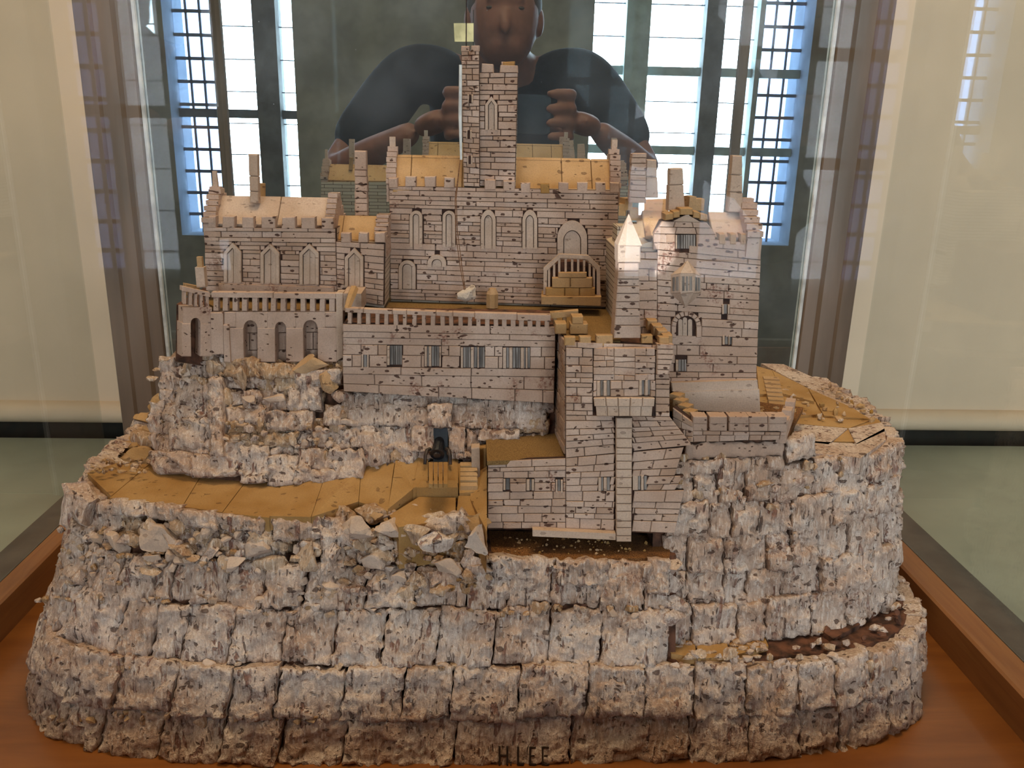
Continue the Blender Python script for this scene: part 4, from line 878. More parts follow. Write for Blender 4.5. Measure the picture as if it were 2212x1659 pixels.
# ---- round battery with merlons in front of the keep
bt = part('battery'); BP = Plane((-0.06, 1, 0.10), (0.17, 0.5235, 0.2))
wall(bt, BP, [(1496, 931), (1700, 934), (1696, 950), (1496, 956)], 2, (26, 44), [], seed=61)
for (a, c) in ((1497, 1528), (1533, 1571), (1575, 1618), (1619, 1659), (1660, 1700)):
    for (v0, v1) in ((900, 915), (915.5, 931.5)): P = BP.hit([a, c, c, a], [v0, v0, v1, v1]); V, Fc = block3(P, BP.nrm(P)[0], 0.0075, RNG.uniform(-0.0003, 0.0003), 0.0006); fix(mesh('merlon', V, Fc, M['brick'], bt))
BL = Plane((0.9, 1, 0), tuple(BP.hit(1496, 930))); wall(bt, BL, [(1452, 880), (1496, 912), (1496, 955), (1452, 962)], 4, (18, 34), [], seed=62)
for i, (u, v, y) in enumerate(((1462, 868, 0.556), (1470, 880, 0.549), (1480, 892, 0.541), (1489, 904, 0.533))): p = at(u, v, y); mb = MB(); mb.box(p, (0.0075, 0.0085, 0.012), -0.7); mb.out('merlon', M['top'], bt)
e0, e1 = BP.hit(1700, 930), PY(0.572).hit(1717, 884); dv = (e1-e0)/np.linalg.norm((e1-e0)[:2])
for i in range(5):
    f0, f1 = e0 + (e1-e0)*i/5.0, e0 + (e1-e0)*(i+0.93)/5.0; zt = 0.2145 if i % 2 == 0 else 0.2095
    ring = [(f0[0], f0[1]), (f1[0], f1[1]), (f1[0]-0.006, f1[1]+0.002), (f0[0]-0.006, f0[1]+0.002)]; mb = MB(); mb.prism([(x, y, 0.198) for x, y in ring], [(x, y, zt) for x, y in ring]); mb.out('end_block', M['brick'], bt)
poly(bt, PZ(0.199), [(1458, 945), (1700, 945), (1735, 880), (1640, 868), (1450, 850)], 0.004, 'battery_floor', 'soil')
body(bt, BP, [(1456, 934), (1700, 936), (1700, 985), (1452, 985)], 0.010, 'battery_fill', 'core')

# ------------------------------------------------------------------ the rock
S1 = Shell((-0.330, 0.27), (0.338, -0.08), (0.455, 0.33), (0.81, 0.0), 4.4)
S2 = Shell((-0.245, 0.35), (0.13, 0.0), (0.545, 0.45), (0.74, 0.0), 4.0, 0.155)
S3 = Shell((-0.330, 0.0), (0.330, -0.06), (0.493, 0.21), (0.795, 0.0), 3.5, 0.06)
rb = part('rock_base'); ur = part('upper_crag'); rs = part('right_crag')
def proj(P):
    d = np.asarray(P, float) - CAM; z = d @ FW; return CX + F*(d @ RT)/z, CY - F*(d @ UP)/z
def bark(kind, parent, P, N, seed, amp=0.0022, mat='bark', out=0.0, skirt=0.012, edge=0.0020, flake=1.0):
    """slab of cork bark: a lumpy, fissured face on the grid P with normals N, edges rounded back"""
    nv, nu = P.shape[0], P.shape[1]; sd = np.array([seed*1.37, seed*2.11, seed*0.73])
    W = np.linalg.norm(np.diff(P, axis=1), axis=2).mean(0).sum(); H = np.linalg.norm(np.diff(P, axis=0), axis=2).mean(1).sum()
    s = np.linspace(0, 1, nu)[None, :]; t = np.linspace(0, 1, nv)[:, None]
    e = np.minimum(np.minimum(s, 1-s)*W + 0*t, np.minimum(t, 1-t)*H + 0*s)
    hx = np.cumsum(np.concatenate([np.zeros((nv, 1)), np.linalg.norm(np.diff(P, axis=1), axis=2)], 1), 1)
    Q = np.stack([hx, P[..., 2]*1.0, 0*hx], -1) + sd
    h = (fbm(Q*np.array([70, 60, 1]), 3)-0.5)*1.5*amp
    g = vn(Q*np.array([270, 26, 1])+5.1); m = vn(Q*np.array([60, 40, 1])+3.3)
    h = h - amp*1.5*np.clip((g-0.62)/0.12, 0, 1)*np.clip((m-0.35)/0.2, 0, 1)
    fl = vn(Q*np.array([75, 110, 1])+9.0+0.6*(vn(Q*300)[..., None]-0.5)); h = h + flake*amp*(np.clip((fl-0.42)/0.03, 0, 1) + 0.8*np.clip((fl-0.62)/0.03, 0, 1) - 0.9)
    pt = vn(Q*np.array([240, 170, 1])+2.2); h = h - amp*0.9*np.clip((pt-0.74)/0.1, 0, 1)
    h = h + amp*0.5*(fbm(Q*420, 2)-0.5)
    e2 = e + 0.0016*(vn(Q*400+1.0)-0.5)*2; h = h - edge*np.exp(-np.maximum(e2, 0)**2/0.0011**2) + out
    tang = np.stack([vn(Q*260+k)-0.5 for k in (11.0, 23.0, 37.0)], -1)*0.0028
    V = P + N*h[..., None] + tang - N*(N*tang).sum(-1, keepdims=True)
    V = V.reshape(-1, 3); idx = np.arange(nv*nu).reshape(nv, nu)
    Fq = np.stack([idx[:-1, :-1], idx[:-1, 1:], idx[1:, 1:], idx[1:, :-1]], -1).reshape(-1, 4)
    bnd = np.concatenate([idx[0, :-1], idx[:-1, -1], idx[-1, :0:-1], idx[:0:-1, 0]]); NN = N.reshape(-1, 3)
    B = V[bnd] - NN[bnd]*skirt; n0 = len(V); k = len(bnd); bi = np.arange(k)
    Fs = np.stack([bnd[bi], n0+bi, n0+(bi+1) % k, bnd[(bi+1) % k]], -1)
    V = np.concatenate([V, B]); Fa = np.concatenate([Fq, Fs]).astype(np.int32)
    me = bpy.data.meshes.new(kind); me.vertices.add(len(V)); me.vertices.foreach_set('co', V.astype(np.float32).ravel())
    me.loops.add(Fa.size); me.loops.foreach_set('vertex_index', Fa.ravel()); me.polygons.add(len(Fa)); me.polygons.foreach_set('loop_start', np.arange(0, Fa.size, 4, dtype=np.int32)); me.polygons.foreach_set('loop_total', np.full(len(Fa), 4, np.int32))
    sm = np.zeros(len(Fa), bool); sm[:len(Fq)] = True
    me.polygons.foreach_set('use_smooth', sm); me.materials.append(M[mat]); me.update(calc_edges=True); me.validate()
    # outward check on the first face
    f = Fq[len(Fq)//2]; nn = np.cross(V[f[1]]-V[f[0]], V[f[3]]-V[f[0]])
    if nn @ NN[f[0]] < 0: me.flip_normals()
    o = bpy.data.objects.new(kind, me); COL.objects.link(o); o.parent = parent; return o
ST_ = 0.00135
def bark_tz(kind, parent, S, th0, th1, z0, z1, seed, **k):
    zm = (z0+z1)/2; ln = np.linalg.norm(np.diff(S.at(np.linspace(th0, th1, 30), np.full(30, zm)), axis=0), axis=1).sum()
    nu = int(np.clip(ln/ST_, 6, 80)); nv = int(np.clip((z1-z0)/ST_, 5, 40))
    r = np.random.RandomState(seed); a = r.uniform(-1, 1, 4)*min(0.0022, 0.1*(z1-z0)); b = r.uniform(-1, 1, 4)*0.006*(th1-th0)
    tt = np.linspace(0, 1, nv+1)[:, None]; ss = np.linspace(0, 1, nu+1)[None, :]
    Z = (z1 + a[0]*(1-ss)+a[1]*ss)*(1-tt) + (z0 + a[2]*(1-ss)+a[3]*ss)*tt
    TH = th0 + (th1-th0)*ss + 0*tt; P = S.at(TH.ravel(), Z.ravel()).reshape(nv+1, nu+1, 3); N = S.nrm(P)
    return bark(kind, parent, P, N, seed, **k)
def bark_px(kind, parent, S, q, seed, **k):
    if len(q) == 2: q = [(q[0][0], q[0][1]), (q[1][0], q[0][1]), (q[1][0], q[1][1]), (q[0][0], q[1][1])]
    w = abs(q[1][0]-q[0][0]); h = abs(q[3][1]-q[0][1]); nu = int(np.clip(w/3.8, 5, 60)); nv = int(np.clip(h/3.8, 4, 40))
    ss, tt = np.meshgrid(np.linspace(0, 1, nu+1), np.linspace(0, 1, nv+1)); u, v = quad_px(q, ss, tt)
    P = S.hit(u, v); N = S.nrm(P); return bark(kind, parent, P, N, seed, **k)
def th_of_u(S, z, us):
    th = np.linspace(-math.pi-0.25, 0.25, 700); u, v = proj(S.at(th, np.full(700, z)))
    i0, i1 = int(np.argmin(u)), int(np.argmax(u)); return np.interp(us, u[i0:i1+1], th[i0:i1+1]), th[i0], th[i1]
def loft(name, S, zs, inset, mat, parent, xmin=-9, xmax=9, n=96):
    V = []; th = np.linspace(0, 2*math.pi, n, endpoint=False)
    for z in zs:
        P = S.at(th, np.full(n, z)); N = S.nrm(P); P = P - N*inset; P[:, 2] = z; P[:, 0] = np.clip(P[:, 0], xmin, xmax); V += [tuple(p) for p in P]
    Fc = [tuple(range(n))[::-1], tuple(range((len(zs)-1)*n, len(zs)*n))]
    for i in range(len(zs)-1): Fc += [(i*n+k, i*n+(k+1) % n, (i+1)*n+(k+1) % n, (i+1)*n+k) for k in range(n)]
    return MB().add(V, Fc).out(name, M[mat], parent)
loft('rock_core', S1, (0.0, 0.03, 0.060), 0.008, 'core', rb); loft('rock_core', S1, (0.058, 0.09, 0.125), 0.009, 'core', rb, xmax=0.132)
loft('rock_core', S3, (0.058, 0.12, 0.180), 0.009, 'core', rs, xmin=0.118); loft('rock_core', S2, (0.115, 0.18, 0.228), 0.0125, 'core', ur)
def plate(S, z, inset, par, mat, xmin=-9, xmax=9, ymin=-9): 
    P = S.at(np.linspace(0, 2*math.pi, 80, endpoint=False), np.full(80, z)); P = P - S.nrm(P)*inset; P[:, 2] = z; P[:, 0] = np.clip(P[:, 0], xmin, xmax); P[:, 1] = np.maximum(P[:, 1], ymin); Q = P.copy(); Q[:, 2] -= 0.003
    MB().prism(P, Q).out('crag_top', M[mat], par)
plate(S2, 0.2305, 0.010, ur, 'path'); plate(S1, 0.1275, 0.010, rb, 'path', xmax=-0.02, ymin=0.60); plate(S3, 0.1825, 0.010, rs, 'path', xmin=0.125, ymin=0.57)
MB().box((0.0, 0.680, 0.19), (0.36, 0.15, 0.145)).out('rock_core', M['core'], ur)
MB().box((0.0, 0.73, 0.085), (0.52, 0.16, 0.13)).out('rock_core', M['core'], rb)

zrow = [0.0] + [float(S1.hit(980, v)[2]) for v in (1548, 1440, 1316, 1225)]
joints = [[75, 140, 215, 345, 480, 605, 745, 985, 1233, 1490, 1620, 1730, 1815, 1925, 1985], [75, 160, 258, 380, 500, 600, 742, 872, 977, 1120, 1268, 1390, 1500, 1610, 1720, 1800, 1880, 1990],
          [75, 130, 255, 330, 395, 500, 612, 722, 830, 945, 1070, 1187, 1300, 1447], [80, 120, 190, 255, 370, 488, 570, 655, 790, 895, 1010, 1100, 1190, 1300, 1393, 1447]]
nsd = 100
for i, js in enumerate(joints):
    z0, z1 = zrow[i], zrow[i+1]; ths, ta, tb_ = th_of_u(S1, (z0+z1)/2, np.array(js, float)); ths = list(np.unique(ths))
    while ths[0] > -math.pi-0.45: ths.insert(0, ths[0]-0.13)
    if i < 2:
        while ths[-1] < 0.35: ths.append(ths[-1]+0.13)
    for a, b_ in zip(ths[:-1], ths[1:]):
        nsd += 1; letter = (i == 0 and js[7] == 985 and abs(a - th_of_u(S1, (z0+z1)/2, np.array([985.0]))[0][0]) < 1e-6)
        bark_tz('cork_slab', rb, S1, a+0.0012, b_-0.0012, z0-0.0008, z1+0.0002, nsd, amp=0.0007 if letter else 0.0020, out=RNG.uniform(-0.0015, 0.0015) + (0.004 if i == 1 else 0.0), mat='bark')
# left side above the rubble and the slabs just under the path
for (z0, z1, us) in ((zrow[4], 0.128, (85, 128, 178, 240)), (0.128, 0.152, (105, 150, 205, 250))):
    ths, ta, tb_ = th_of_u(S1, (z0+z1)/2, np.array(us, float)); ths = list(np.unique(ths))
    while ths[0] > -math.pi-0.45: ths.insert(0, ths[0]-0.12)
    for a, b_ in zip(ths[:-1], ths[1:]): nsd += 1; bark_tz('cork_slab', rb, S1, a, b_, z0, z1, nsd, amp=0.0024, edge=0.0026)
for (q, o_) in (([(236, 1078), (318, 1084), (322, 1118), (240, 1112)], 0.003), ([(318, 1085), (392, 1094), (396, 1128), (322, 1120)], 0.003), ([(372, 1095), (470, 1105), (474, 1145), (376, 1132)], 0.003), ([(470, 1106), (580, 1118), (570, 1152), (474, 1146)], 0.003),
                ([(355, 1128), (470, 1146), (465, 1208), (362, 1190)], -0.003), ([(470, 1146), (540, 1150), (538, 1220), (468, 1208)], -0.003), ([(540, 1150), (612, 1150), (612, 1214), (540, 1216)], -0.002), ([(588, 1118), (700, 1112), (702, 1160), (600, 1168)], 0.005),
                ([(690, 1120), (745, 1115), (745, 1235), (695, 1245)], 0.003), ([(900, 1130), (1000, 1100), (1044, 1150), (930, 1178)], 0.004), ([(850, 1140), (912, 1128), (920, 1172), (856, 1180)], 0.002),
                ([(745, 1175), (850, 1170), (850, 1215), (745, 1225)], -0.001), ([(1005, 1155), (1046, 1150), (1052, 1190), (1010, 1200)], 0.002),
                ([(1056, 1198), (1200, 1208), (1190, 1252), (1070, 1255)], 0.003), ([(1198, 1210), (1314, 1206), (1312, 1264), (1205, 1266)], 0.003), ([(1312, 1210), (1405, 1212), (1400, 1274), (1314, 1264)], 0.002), ([(1400, 1208), (1450, 1205), (1450, 1290), (1402, 1285)], 0.001),
                ([(1060, 1250), (1190, 1255), (1190, 1300), (1065, 1300)], -0.002), ([(1190, 1262), (1390, 1268), (1390, 1310), (1195, 1300)], -0.001)):
    nsd += 1; bark_px('cork_slab', rb, S1, q, nsd, amp=0.0022, out=o_)
for q in ([(238, 1105), (390, 1125), (392, 1185), (240, 1165)], [(388, 1125), (540, 1150), (542, 1200), (390, 1185)], [(540, 1145), (720, 1150), (720, 1205), (542, 1200)], [(718, 1140), (900, 1160), (900, 1215), (718, 1215)], [(898, 1150), (1052, 1165), (1054, 1225), (898, 1230)]): nsd += 1; bark_px('cork_slab', rb, S1, q, nsd, amp=0.003, out=-0.0055, mat='chip')
# right crag rows
zr_ = [0.062, 0.090, 0.112, 0.136, 0.158, 0.181]; rr = np.random.RandomState(5)
for i in range(5):
    z0, z1 = zr_[i], zr_[i+1]; us = [1436.0]
    while us[-1] < 1890: us.append(us[-1] + rr.uniform(48, 105))
    ths, ta, tb_ = th_of_u(S3, (z0+z1)/2, np.array(us)); ths = [q for q in ths if q < tb_-0.02]
    while ths[-1] < 0.45: ths.append(ths[-1]+rr.uniform(0.07, 0.16))
    for a, b_ in zip(ths[:-1], ths[1:]): nsd += 1; bark_tz('cork_slab', rs, S3, a+0.001, b_-0.001, z0-0.0012, z1+0.0006, nsd, amp=0.0020, out=rr.uniform(-0.0005, 0.0030), edge=0.0024)
for (q, s_) in (([(1478, 958), (1690, 953), (1690, 985), (1478, 992)], 1), ([(1448, 1000), (1560, 990), (1560, 1020), (1450, 1040)], 2), ([(1560, 990), (1690, 985), (1692, 1015), (1560, 1022)], 3), ([(1700, 950), (1760, 935), (1765, 985), (1700, 1000)], 4)):
    bark_px('cork_slab', rs, S3, q, 400+s_, amp=0.0008 if s_ == 1 else 0.0022, out=0.002, mat='brick' if s_ == 1 else 'bark', flake=0.3)
# upper crag slabs
UPX = [((388, 752), (462, 796)), ((486, 775), (560, 812)), ((556, 784), (640, 815)), ((640, 800), (738, 828)), ((335, 770), (392, 822)), ((385, 768), (440, 815)), ((438, 765), (490, 818)), ((330, 818), (372, 872)), ((370, 814), (455, 905)), ((456, 818), (482, 985)), ((324, 868), (372, 935)), ((358, 903), (456, 965)), ((322, 935), (365, 1000)), ((330, 978), (410, 1020)), ((408, 982), (458, 1028)),
       ((452, 955), (520, 1026)), ((518, 965), (576, 1042)), ((575, 985), (640, 1048)), ((634, 970), (700, 1020)), ((640, 1016), (736, 1046)), ((697, 966), (736, 1018)), ((735, 972), (785, 1034)), ((484, 880), (576, 916)), ((484, 920), (640, 962)), ((575, 890), (672, 926)), ((632, 926), (762, 968)), ((700, 876), (830, 918)),
       ((760, 920), (830, 966)), ((825, 922), (890, 972)), ((829, 874), (896, 918)), ((890, 882), (930, 922)), ((784, 960), (900, 1002)), ((976, 876), (1050, 924)), ((1046, 882), (1180, 926)), ((552, 840), (618, 884)), ((516, 842), (556, 882)), ((640, 812), (692, 884)), ((484, 842), (520, 880)), ((620, 840), (645, 886)),
       ((738, 846), (830, 880)), ((830, 842), (932, 876)), ((930, 842), (1012, 874)), ((1008, 862), (1196, 886)), ((1036, 926), (1120, 950)), ((545, 798), (588, 842)), ((586, 802), (655, 842)), ((898, 972), (940, 990)), ((965, 976), (1030, 990))]
gr = np.random.RandomState(9); v0 = 775
while v0 < 1010:                                   # a rougher layer behind the front slabs
    hgt = gr.uniform(26, 42); u0 = 335 if v0 > 800 else 480
    while u0 < 1185:
        w_ = gr.uniform(50, 110)
        if not (v0 < 850 and u0 > 735-w_*0.6): bark_px('cork_slab', ur, S2, ((u0, v0), (min(u0+w_, 1190), v0+hgt)), int(500+u0+v0), amp=0.0028, out=-0.0045, mat='chip' if gr.rand() < 0.5 else 'bark')
        u0 += w_
    v0 += hgt
for k, (p_, q_) in enumerate(UPX):
    p_ = (p_[0]-2, p_[1]-2); q_ = (q_[0]+2, q_[1]+2)
    top_ = p_[1] > 795 and p_[1] < 812
    bark_px('cork_slab', ur, S2, (p_, q_), 200+k, amp=0.0022 if k != 22 else 0.0008, out=RNG.uniform(-0.002, 0.003) - (0.006 if k in (44, 45, 23, 34, 37) else 0), mat='chip' if k in (44, 45, 23, 1, 2) else 'bark', edge=0.0024)
for (p_, q_, o_) in (((890, 917), (938, 976), 0.004), ((968, 924), (1005, 978), 0.004), ((926, 873), (976, 924), 0.009), ((1005, 926), (1034, 975), 0.0)): nsd += 1; bark_px('cork_slab', ur, S2, (p_, q_), nsd, amp=0.0015, out=o_)
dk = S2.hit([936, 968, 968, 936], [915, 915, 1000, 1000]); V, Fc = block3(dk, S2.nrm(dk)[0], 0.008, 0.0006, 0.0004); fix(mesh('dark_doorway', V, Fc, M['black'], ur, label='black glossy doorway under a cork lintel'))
for k, (u, v, rx, ry, rz_, m) in enumerate(((517, 812, 0.0085, 0.008, 0.0125, 'chip'), (678, 784, 0.019, 0.010, 0.0085, 'top'), (710, 835, 0.0085, 0.008, 0.012, 'top'), (465, 793, 0.009, 0.009, 0.010, 'chip'), (405, 800, 0.008, 0.008, 0.006, 'chip'), (590, 862, 0.010, 0.007, 0.006, 'pale'), (540, 862, 0.007, 0.007, 0.006, 'pale'), (735, 860, 0.008, 0.008, 0.006, 'bark'))):
    rock('boulder', ur, S2.hit(u, v) + np.array([0, -0.001, 0]), (rx, ry, rz_), m, 60+k, 3, 0.9, 6)

# ---- the path: tan cork planks with open seams, rising towards the cannon
pa = part('path')
def zp(u, v=1000): return 0.1535 + 0.0185*min(1, max(0, (u-600)/260.0))*min(1, max(0, (1090-v)/90.0))
def hzp(u, v): return PZ(zp(u, v)).hit(u, v)
def plank(pts, th=0.010, name='path_plank', mat='path', dz=0.0):
    P = np.array([hzp(u, v) for u, v in pts]); c = P.mean(0); P = c + (P-c)*0.99; P[:, 2] += dz + RNG.uniform(-0.0006, 0.0006); Q = P.copy(); Q[:, 2] -= th
    return MB().prism(P, Q).out(name, M[mat], pa)
seams = [((236, 1074), (322, 1003)), ((312, 1084), (368, 1010)), ((394, 1094), (440, 1018)), ((480, 1106), (533, 1036)), ((582, 1117), (612, 1036)), ((672, 1119), (702, 1030)), ((775, 1085), (780, 1012))]
for (a, b_), (c, d) in zip(seams[:-1], seams[1:]): plank([a, c, d, b_])
plank([(188, 1022), (240, 1072), (322, 1003), (250, 1000)]); plank([(775, 1085), (838, 1105), (848, 1030), (855, 985), (780, 1012)]); plank([(838, 1104), (892, 1060), (905, 990), (856, 985), (850, 1028)], dz=0.001)
plank([(892, 1062), (925, 1052), (925, 985), (906, 988)], dz=0.002); plank([(966, 1050), (990, 1050), (990, 985), (966, 990)], dz=0.002); plank([(900, 1062), (990, 1062), (986, 1046), (910, 1048)], dz=0.003)
plank([(990, 1000), (1020, 1000), (1036, 1060), (992, 1065)], dz=0.0); plank([(990, 1064), (1040, 1064), (1046, 1110), (985, 1110)], dz=-0.002); plank([(840, 1104), (905, 1064), (985, 1066), (985, 1112), (860, 1130)], dz=-0.003, th=0.03)
for k in range(5): plank([(994, 1006+k*11), (1030, 1006+k*11), (1032, 1014+k*11), (994, 1014+k*11)], 0.004, 'split_strip', 'top', 0.003)
plank([(1016, 1080), (1052, 1150), (1052, 975), (1018, 978)], 0.03, 'side_plank', 'path', 0.0)
# pier and passage left of the annex
stone(gh, PY(0.545), [(1018, 968), (1036, 966), (1038, 1075), (1020, 1080)], 0.008, 'pier', 'pale'); stone(gh, PY(0.552), [(1034, 968), (1050, 966), (1050, 1090), (1036, 1085)], 0.006, 'passage_door', 'path')
poly(castle, PZ(0.1255), [(1056, 1146), (1450, 1158), (1446, 1206), (1310, 1206), (1190, 1210), (1062, 1192)], 0.02, 'front_ledge', 'soil', label='granular brown ledge in front of the gatehouse')
stone(gh, GP, [(1150, 1138), (1328, 1146), (1328, 1160), (1150, 1152)], 0.012, 'footing_slab', 'pale', 0.006)
# right plateau: splintered tan planks on top of the crag
for k, pts in enumerate(([(1634, 790), (1668, 800), (1690, 850), (1640, 852)], [(1668, 800), (1745, 838), (1760, 868), (1690, 850)], [(1640, 852), (1690, 850), (1694, 885), (1640, 880)], [(1690, 850), (1762, 868), (1772, 895), (1720, 900), (1694, 885)], [(1745, 838), (1840, 880), (1880, 905), (1780, 898)],
                         [(1720, 900), (1880, 908), (1835, 925), (1720, 915)], [(1716, 915), (1832, 925), (1790, 960), (1712, 952)], [(1832, 925), (1905, 912), (1915, 930), (1850, 960)],
                         [(1642, 784), (1692, 786), (1800, 834), (1892, 893), (1880, 905), (1745, 838)], [(1700, 945), (1712, 950), (1790, 955), (1850, 958), (1912, 925), (1915, 950), (1860, 990), (1760, 980)])):
    z = max(0.1835, 0.189 - 0.0012*k); P = PZ(z).hit([p[0] for p in pts], [p[1] for p in pts]); c = P.mean(0); P = c+(P-c)*0.985; Q = P.copy(); Q[:, 2] -= 0.012; MB().prism(P, Q).out('crag_plank', M['path' if k < 6 else 'bark'], rs)
for k in range(7):
    u, v = 1648+k*2, 812+k*9; P = PZ(0.1905).hit([u, u+34, u+36, u+2], [v, v+2, v+8, v+6]); Q = P.copy(); Q[:, 2] -= 0.002; MB().prism(P, Q).out('split_strip', M['top'], rs)
# right outer ledge planks
for pts in ([(1775, 1362), (1830, 1325), (1858, 1348), (1800, 1380)], [(1836, 1322), (1880, 1290), (1905, 1310), (1862, 1344)], [(1430, 1380), (1500, 1385), (1505, 1420), (1450, 1412)], [(1505, 1385), (1570, 1390), (1580, 1418), (1508, 1422)], [(1575, 1388), (1650, 1372), (1660, 1395), (1585, 1416)]):
    P = PZ(0.064).hit([p[0] for p in pts], [p[1] for p in pts]); Q = P.copy(); Q[:, 2] -= 0.006; MB().prism(P, Q).out('ledge_plank', M['core' if pts[0][0] > 1700 else 'path'], rs)

# ---- cannon on the path
can = empty('toy_cannon', None, tuple(hzp(946, 1000)), label='tiny black cannon on a brown carriage in front of the dark doorway', category='cannon')
o0 = np.array(can.location)
mb = MB(); a_, b2 = np.array([0.001, 0.016, 0.014]), np.array([-0.0005, -0.001, 0.0065]); mb.tube([a_, a_*0.7+b2*0.3, a_*0.15+b2*0.85, a_*0.1+b2*0.9, b2], [0.0042, 0.0042, 0.0040, 0.0050, 0.0050], 14); mb.out('barrel', M['black'], can, smooth=False)
mb = MB(); mb.tube([b2+np.array([0, -0.0003, 0]), b2+np.array([0, -0.0012, -0.0004])], [0.0028, 0.0022], 12); mb.out('muzzle', M['iron'], can)
for s in (-1, 1): mb = MB(); mb.tube([(s*0.0055, 0.004, 0.009), (s*0.0075, 0.002, 0.0085), (s*0.0085, -0.001, 0.006), (s*0.0088, -0.004, 0.0005)], [0.0014, 0.0014, 0.0013, 0.0011], 8); mb.out('carriage_arm', M['iron'], can)
for k in range(4): u = 926+k*10.5; P = PZ(zp(946)+0.0018).hit([u, u+9.5, u+9, u+0.5], [998, 998, 1046, 1045]) - o0; Q = P.copy(); Q[:, 2] -= 0.003; MB().prism(P, Q).out('carriage_plank', M['path'], can)

# ---- boulders and chips
for k_, v_ in enumerate((1235, 1275, 1312, 1350)): rock('boulder', rs, S1.hit(1448+2*(k_ % 2), v_) + np.array([0.003, 0.008, 0]), (0.011, 0.014, 0.011), 'bark', 300+k_, 3, 1.0, 6)
def boulder(srf, u, v, r, m, seed, par=None, flat=6): return rock('boulder', par or rb, srf.hit(u, v), r, m, seed, 3, 1.0, flat)
boulder(S1, 190, 1085, (0.020, 0.018, 0.026), 'bark', 1, flat=7); boulder(S1, 150, 1110, (0.012, 0.016, 0.022), 'bark', 2)
for k, (u, v, rx, ry, rz_, m) in enumerate(((335, 1160, 0.020, 0.010, 0.011, 'pale'), (642, 1143, 0.0165, 0.009, 0.008, 'pale'), (250, 1175, 0.010, 0.008, 0.012, 'pale'), (395, 1188, 0.012, 0.009, 0.009, 'chip'), (545, 1190, 0.012, 0.009, 0.010, 'pale'), (590, 1215, 0.014, 0.009, 0.012, 'chip'), (660, 1200, 0.012, 0.010, 0.014, 'chip'), (722, 1190, 0.010, 0.008, 0.010, 'bark'), (505, 1215, 0.010, 0.008, 0.007, 'pale'), (800, 1215, 0.010, 0.008, 0.009, 'pale'), (905, 1250, 0.009, 0.008, 0.009, 'chip'), (965, 1222, 0.011, 0.008, 0.010, 'pale'), (1010, 1240, 0.009, 0.008, 0.009, 'chip'))):
    boulder(S1, u, v, (rx, ry, rz_), m, 80+k)
for k, (u, v, y, rx, ry, rz_) in enumerate(((305, 893, 0.690, 0.012, 0.016, 0.004), (292, 918, 0.672, 0.014, 0.014, 0.003), (275, 940, 0.655, 0.018, 0.014, 0.004), (260, 958, 0.640, 0.018, 0.012, 0.004), (300, 950, 0.640, 0.010, 0.010, 0.008), (240, 985, 0.622, 0.020, 0.012, 0.004), (290, 975, 0.622, 0.014, 0.010, 0.006), (215, 1005, 0.603, 0.014, 0.012, 0.005), (300, 1000, 0.600, 0.010, 0.008, 0.005), (318, 870, 0.69, 0.010, 0.012, 0.004))):
    rock('boulder', rb, at(u, v, y) + np.array([0.004, 0.004, -0.006]), (rx*1.25, ry, rz_*1.2+0.008), ('path', 'chip', 'top')[k % 3], 120+k, 3, 1.4, 6)
for k, (u, v, rx, ry, rz_, m) in enumerate(((870, 1112, 0.015, 0.010, 0.008, 'path'), (930, 1092, 0.017, 0.009, 0.006, 'path'), (965, 1122, 0.018, 0.010, 0.008, 'chip'), (1012, 1128, 0.014, 0.010, 0.009, 'path'), (905, 1072, 0.010, 0.008, 0.005, 'top'), (800, 1110, 0.014, 0.009, 0.008, 'chip'), (840, 1135, 0.014, 0.009, 0.009, 'pale'), (905, 1140, 0.016, 0.010, 0.009, 'chip'), (1000, 1080, 0.010, 0.008, 0.006, 'path'), (735, 1112, 0.011, 0.009, 0.008, 'chip'), (1030, 1160, 0.012, 0.010, 0.012, 'pale'), (950, 1160, 0.016, 0.010, 0.010, 'bark'), (780, 1140, 0.012, 0.010, 0.010, 'pale'))):
    rock('boulder', pa, PZ(0.150).hit(u, v) + np.array([0, 0, -0.002]), (rx, ry, rz_), m, 160+k, 3, 1.4, 6)
CH = []
def chips(srf, box, n, r0, r1, mats, seed, par, flat=5):
    q = np.random.RandomState(seed)
    for _ in range(n):
        u, v = q.uniform(box[0], box[2]), q.uniform(box[1], box[3]); c = srf.hit(u, v)
        if isinstance(srf, Plane) and (S3 if c[2] > 0.1 and c[0] > 0.12 else S1).g(c) > (-0.12 if c[0] > 0.12 else -0.01): continue
        s = r0*(r1/r0)**(q.rand()**1.6); CH.append((s, c, np.array([s*q.uniform(0.8, 1.6), s*q.uniform(0.6, 1.0), s*q.uniform(0.6, 1.3)]), mats[q.randint(len(mats))], q.randint(1e6), par))
cm = ('pale', 'chip', 'bark', 'chip')
chips(S1, (250, 1130, 640, 1235), 105, 0.0022, 0.0080, cm, 1, rb); chips(S1, (640, 1150, 1060, 1290), 150, 0.0022, 0.0078, cm, 2, rb); chips(S1, (130, 1140, 260, 1260), 40, 0.0022, 0.006, cm, 3, rb)
chips(PZ(0.170), (760, 1085, 1040, 1140), 60, 0.0016, 0.0045, ('top', 'chip', 'path'), 4, pa); chips(PZ(0.064), (1450, 1385, 1720, 1425), 40, 0.002, 0.0055, cm, 5, rs); chips(PZ(0.064), (1740, 1290, 1960, 1400), 40, 0.002, 0.0055, ('chip', 'core', 'bark'), 6, rs)
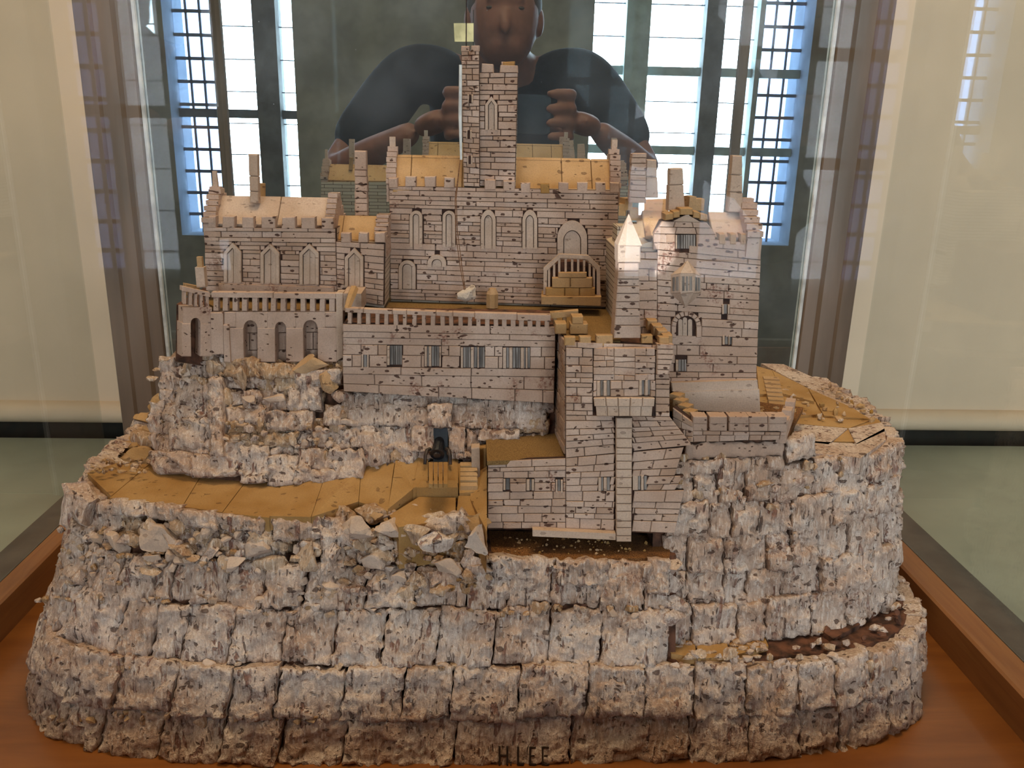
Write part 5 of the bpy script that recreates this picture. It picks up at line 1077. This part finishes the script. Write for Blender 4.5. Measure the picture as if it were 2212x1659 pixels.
chips(PZ(0.150), (790, 1070, 1045, 1130), 70, 0.002, 0.0062, ('path', 'chip', 'top', 'pale'), 44, pa); chips(S2, (484, 895, 760, 965), 40, 0.002, 0.005, cm, 7, ur); chips(S2, (330, 770, 480, 830), 26, 0.0025, 0.007, cm, 8, ur); chips(PZ(0.160), (195, 990, 330, 1020), 40, 0.0012, 0.0032, ('top', 'chip'), 9, pa)
chips(PZ(0.186), (1690, 830, 1900, 915), 60, 0.0015, 0.0045, ('top', 'chip', 'path'), 10, rs); chips(S3, (1440, 985, 1900, 1100), 50, 0.002, 0.006, cm, 11, rs); chips(PZ(0.1262), (1070, 1160, 1400, 1205), 90, 0.0006, 0.0015, ('soil', 'path', 'top'), 12, castle)
chips(S1, (80, 1290, 700, 1300), 20, 0.002, 0.005, cm, 13, rb); chips(S1, (560, 1310, 1447, 1330), 36, 0.002, 0.005, cm, 14, rb); chips(S1, (80, 1430, 1500, 1450), 46, 0.002, 0.0052, cm, 15, rb); chips(S1, (1500, 1410, 1960, 1450), 36, 0.002, 0.006, cm, 16, rb); chips(S1, (80, 1535, 700, 1560), 24, 0.002, 0.006, ('chip', 'top'), 17, rb)
chips(PZ(0.199), (1500, 880, 1720, 900), 20, 0.001, 0.003, ('top', 'path'), 18, bt)
CH.sort(key=lambda c: -c[0]); bulk = {}
for k, (s, c, r, m, sd, par) in enumerate(CH):
    if k < 230: rock('cork_chip', par, c, r, m, sd, 2, 0.8, 6)
    else: bulk.setdefault((par, m), []).append((c, r, sd))
bm = bmesh.new(); bmesh.ops.create_icosphere(bm, subdivisions=1, radius=1.0); IV = np.array([v.co[:] for v in bm.verts]); IF = [tuple(v.index for v in f.verts) for f in bm.faces]; bm.free()
for (par, m), L in bulk.items():
    mb = MB()
    for (c, r, sd) in L:
        q = np.random.RandomState(sd); V = IV*(1+0.35*(q.rand(len(IV), 1)-0.5))
        for _ in range(3): n = q.normal(size=3); n /= np.linalg.norm(n); V = V - np.outer(np.maximum(V @ n - 0.5, 0), n)
        mb.add(V*r + c, IF)
    mb.out('cork_crumbs', M[m], par, kind='stuff')
# engraved letters on the bottom front slab
SL = Shell((-0.330, 0.27), (0.338, -0.08), (0.455, 0.33), (0.81, 0.0), 4.4)
for (a, b_, c, d) in ((1077, 1612, 1081, 1652), (1094, 1612, 1098, 1652), (1081, 1630, 1094, 1633), (1102, 1648, 1105, 1652), (1117, 1612, 1121, 1652), (1121, 1648, 1132, 1652), (1143, 1612, 1147, 1652), (1147, 1612, 1158, 1616), (1147, 1630, 1155, 1633), (1147, 1648, 1158, 1652), (1170, 1612, 1174, 1652), (1174, 1612, 1186, 1616), (1174, 1630, 1183, 1633), (1174, 1648, 1186, 1652)):
    stone(rb, SL, rect(a, b_, c, d), 0.003, 'letter_stroke', 'ink', 0.0012)

# ------------------------------------------------------------------ lay the bricks: the 300 largest as objects, the small rest joined building by building
PIECES.sort(key=lambda p: -p[5]); rest = {}
for k, (kind, parent, V, Fc, mat, w) in enumerate(PIECES):
    if k < 296: mesh(kind, V, Fc, M[mat], parent)
    else: rest.setdefault((parent, mat), MB()).add(V, Fc)
for (parent, mat), mb in rest.items(): mesh('brickwork', mb.V, mb.F, M[mat], parent, kind='stuff')
print('PIECES', len(PIECES), 'chips', len(CH), 'objects', len(bpy.data.objects))
# added spot lamp that whitens the pillar cap, standing in for a glass reflection
sl = bpy.data.lights.new('cap_spot', 'SPOT'); sl.energy = 420; sl.spot_size = math.radians(0.5); sl.spot_blend = 0.15; sl.color = (0.85, 0.90, 1.0); sl.shadow_soft_size = 0.002
so_ = bpy.data.objects.new('cap_spot', sl); COL.objects.link(so_); so_.location = (-0.92, -1.55, 0.86); tgt = Vector(tuple(PPn.hit(1361, 518) + np.array([0, 0.006, 0]))); so_.rotation_euler = (tgt - so_.location).to_track_quat('-Z', 'Y').to_euler()
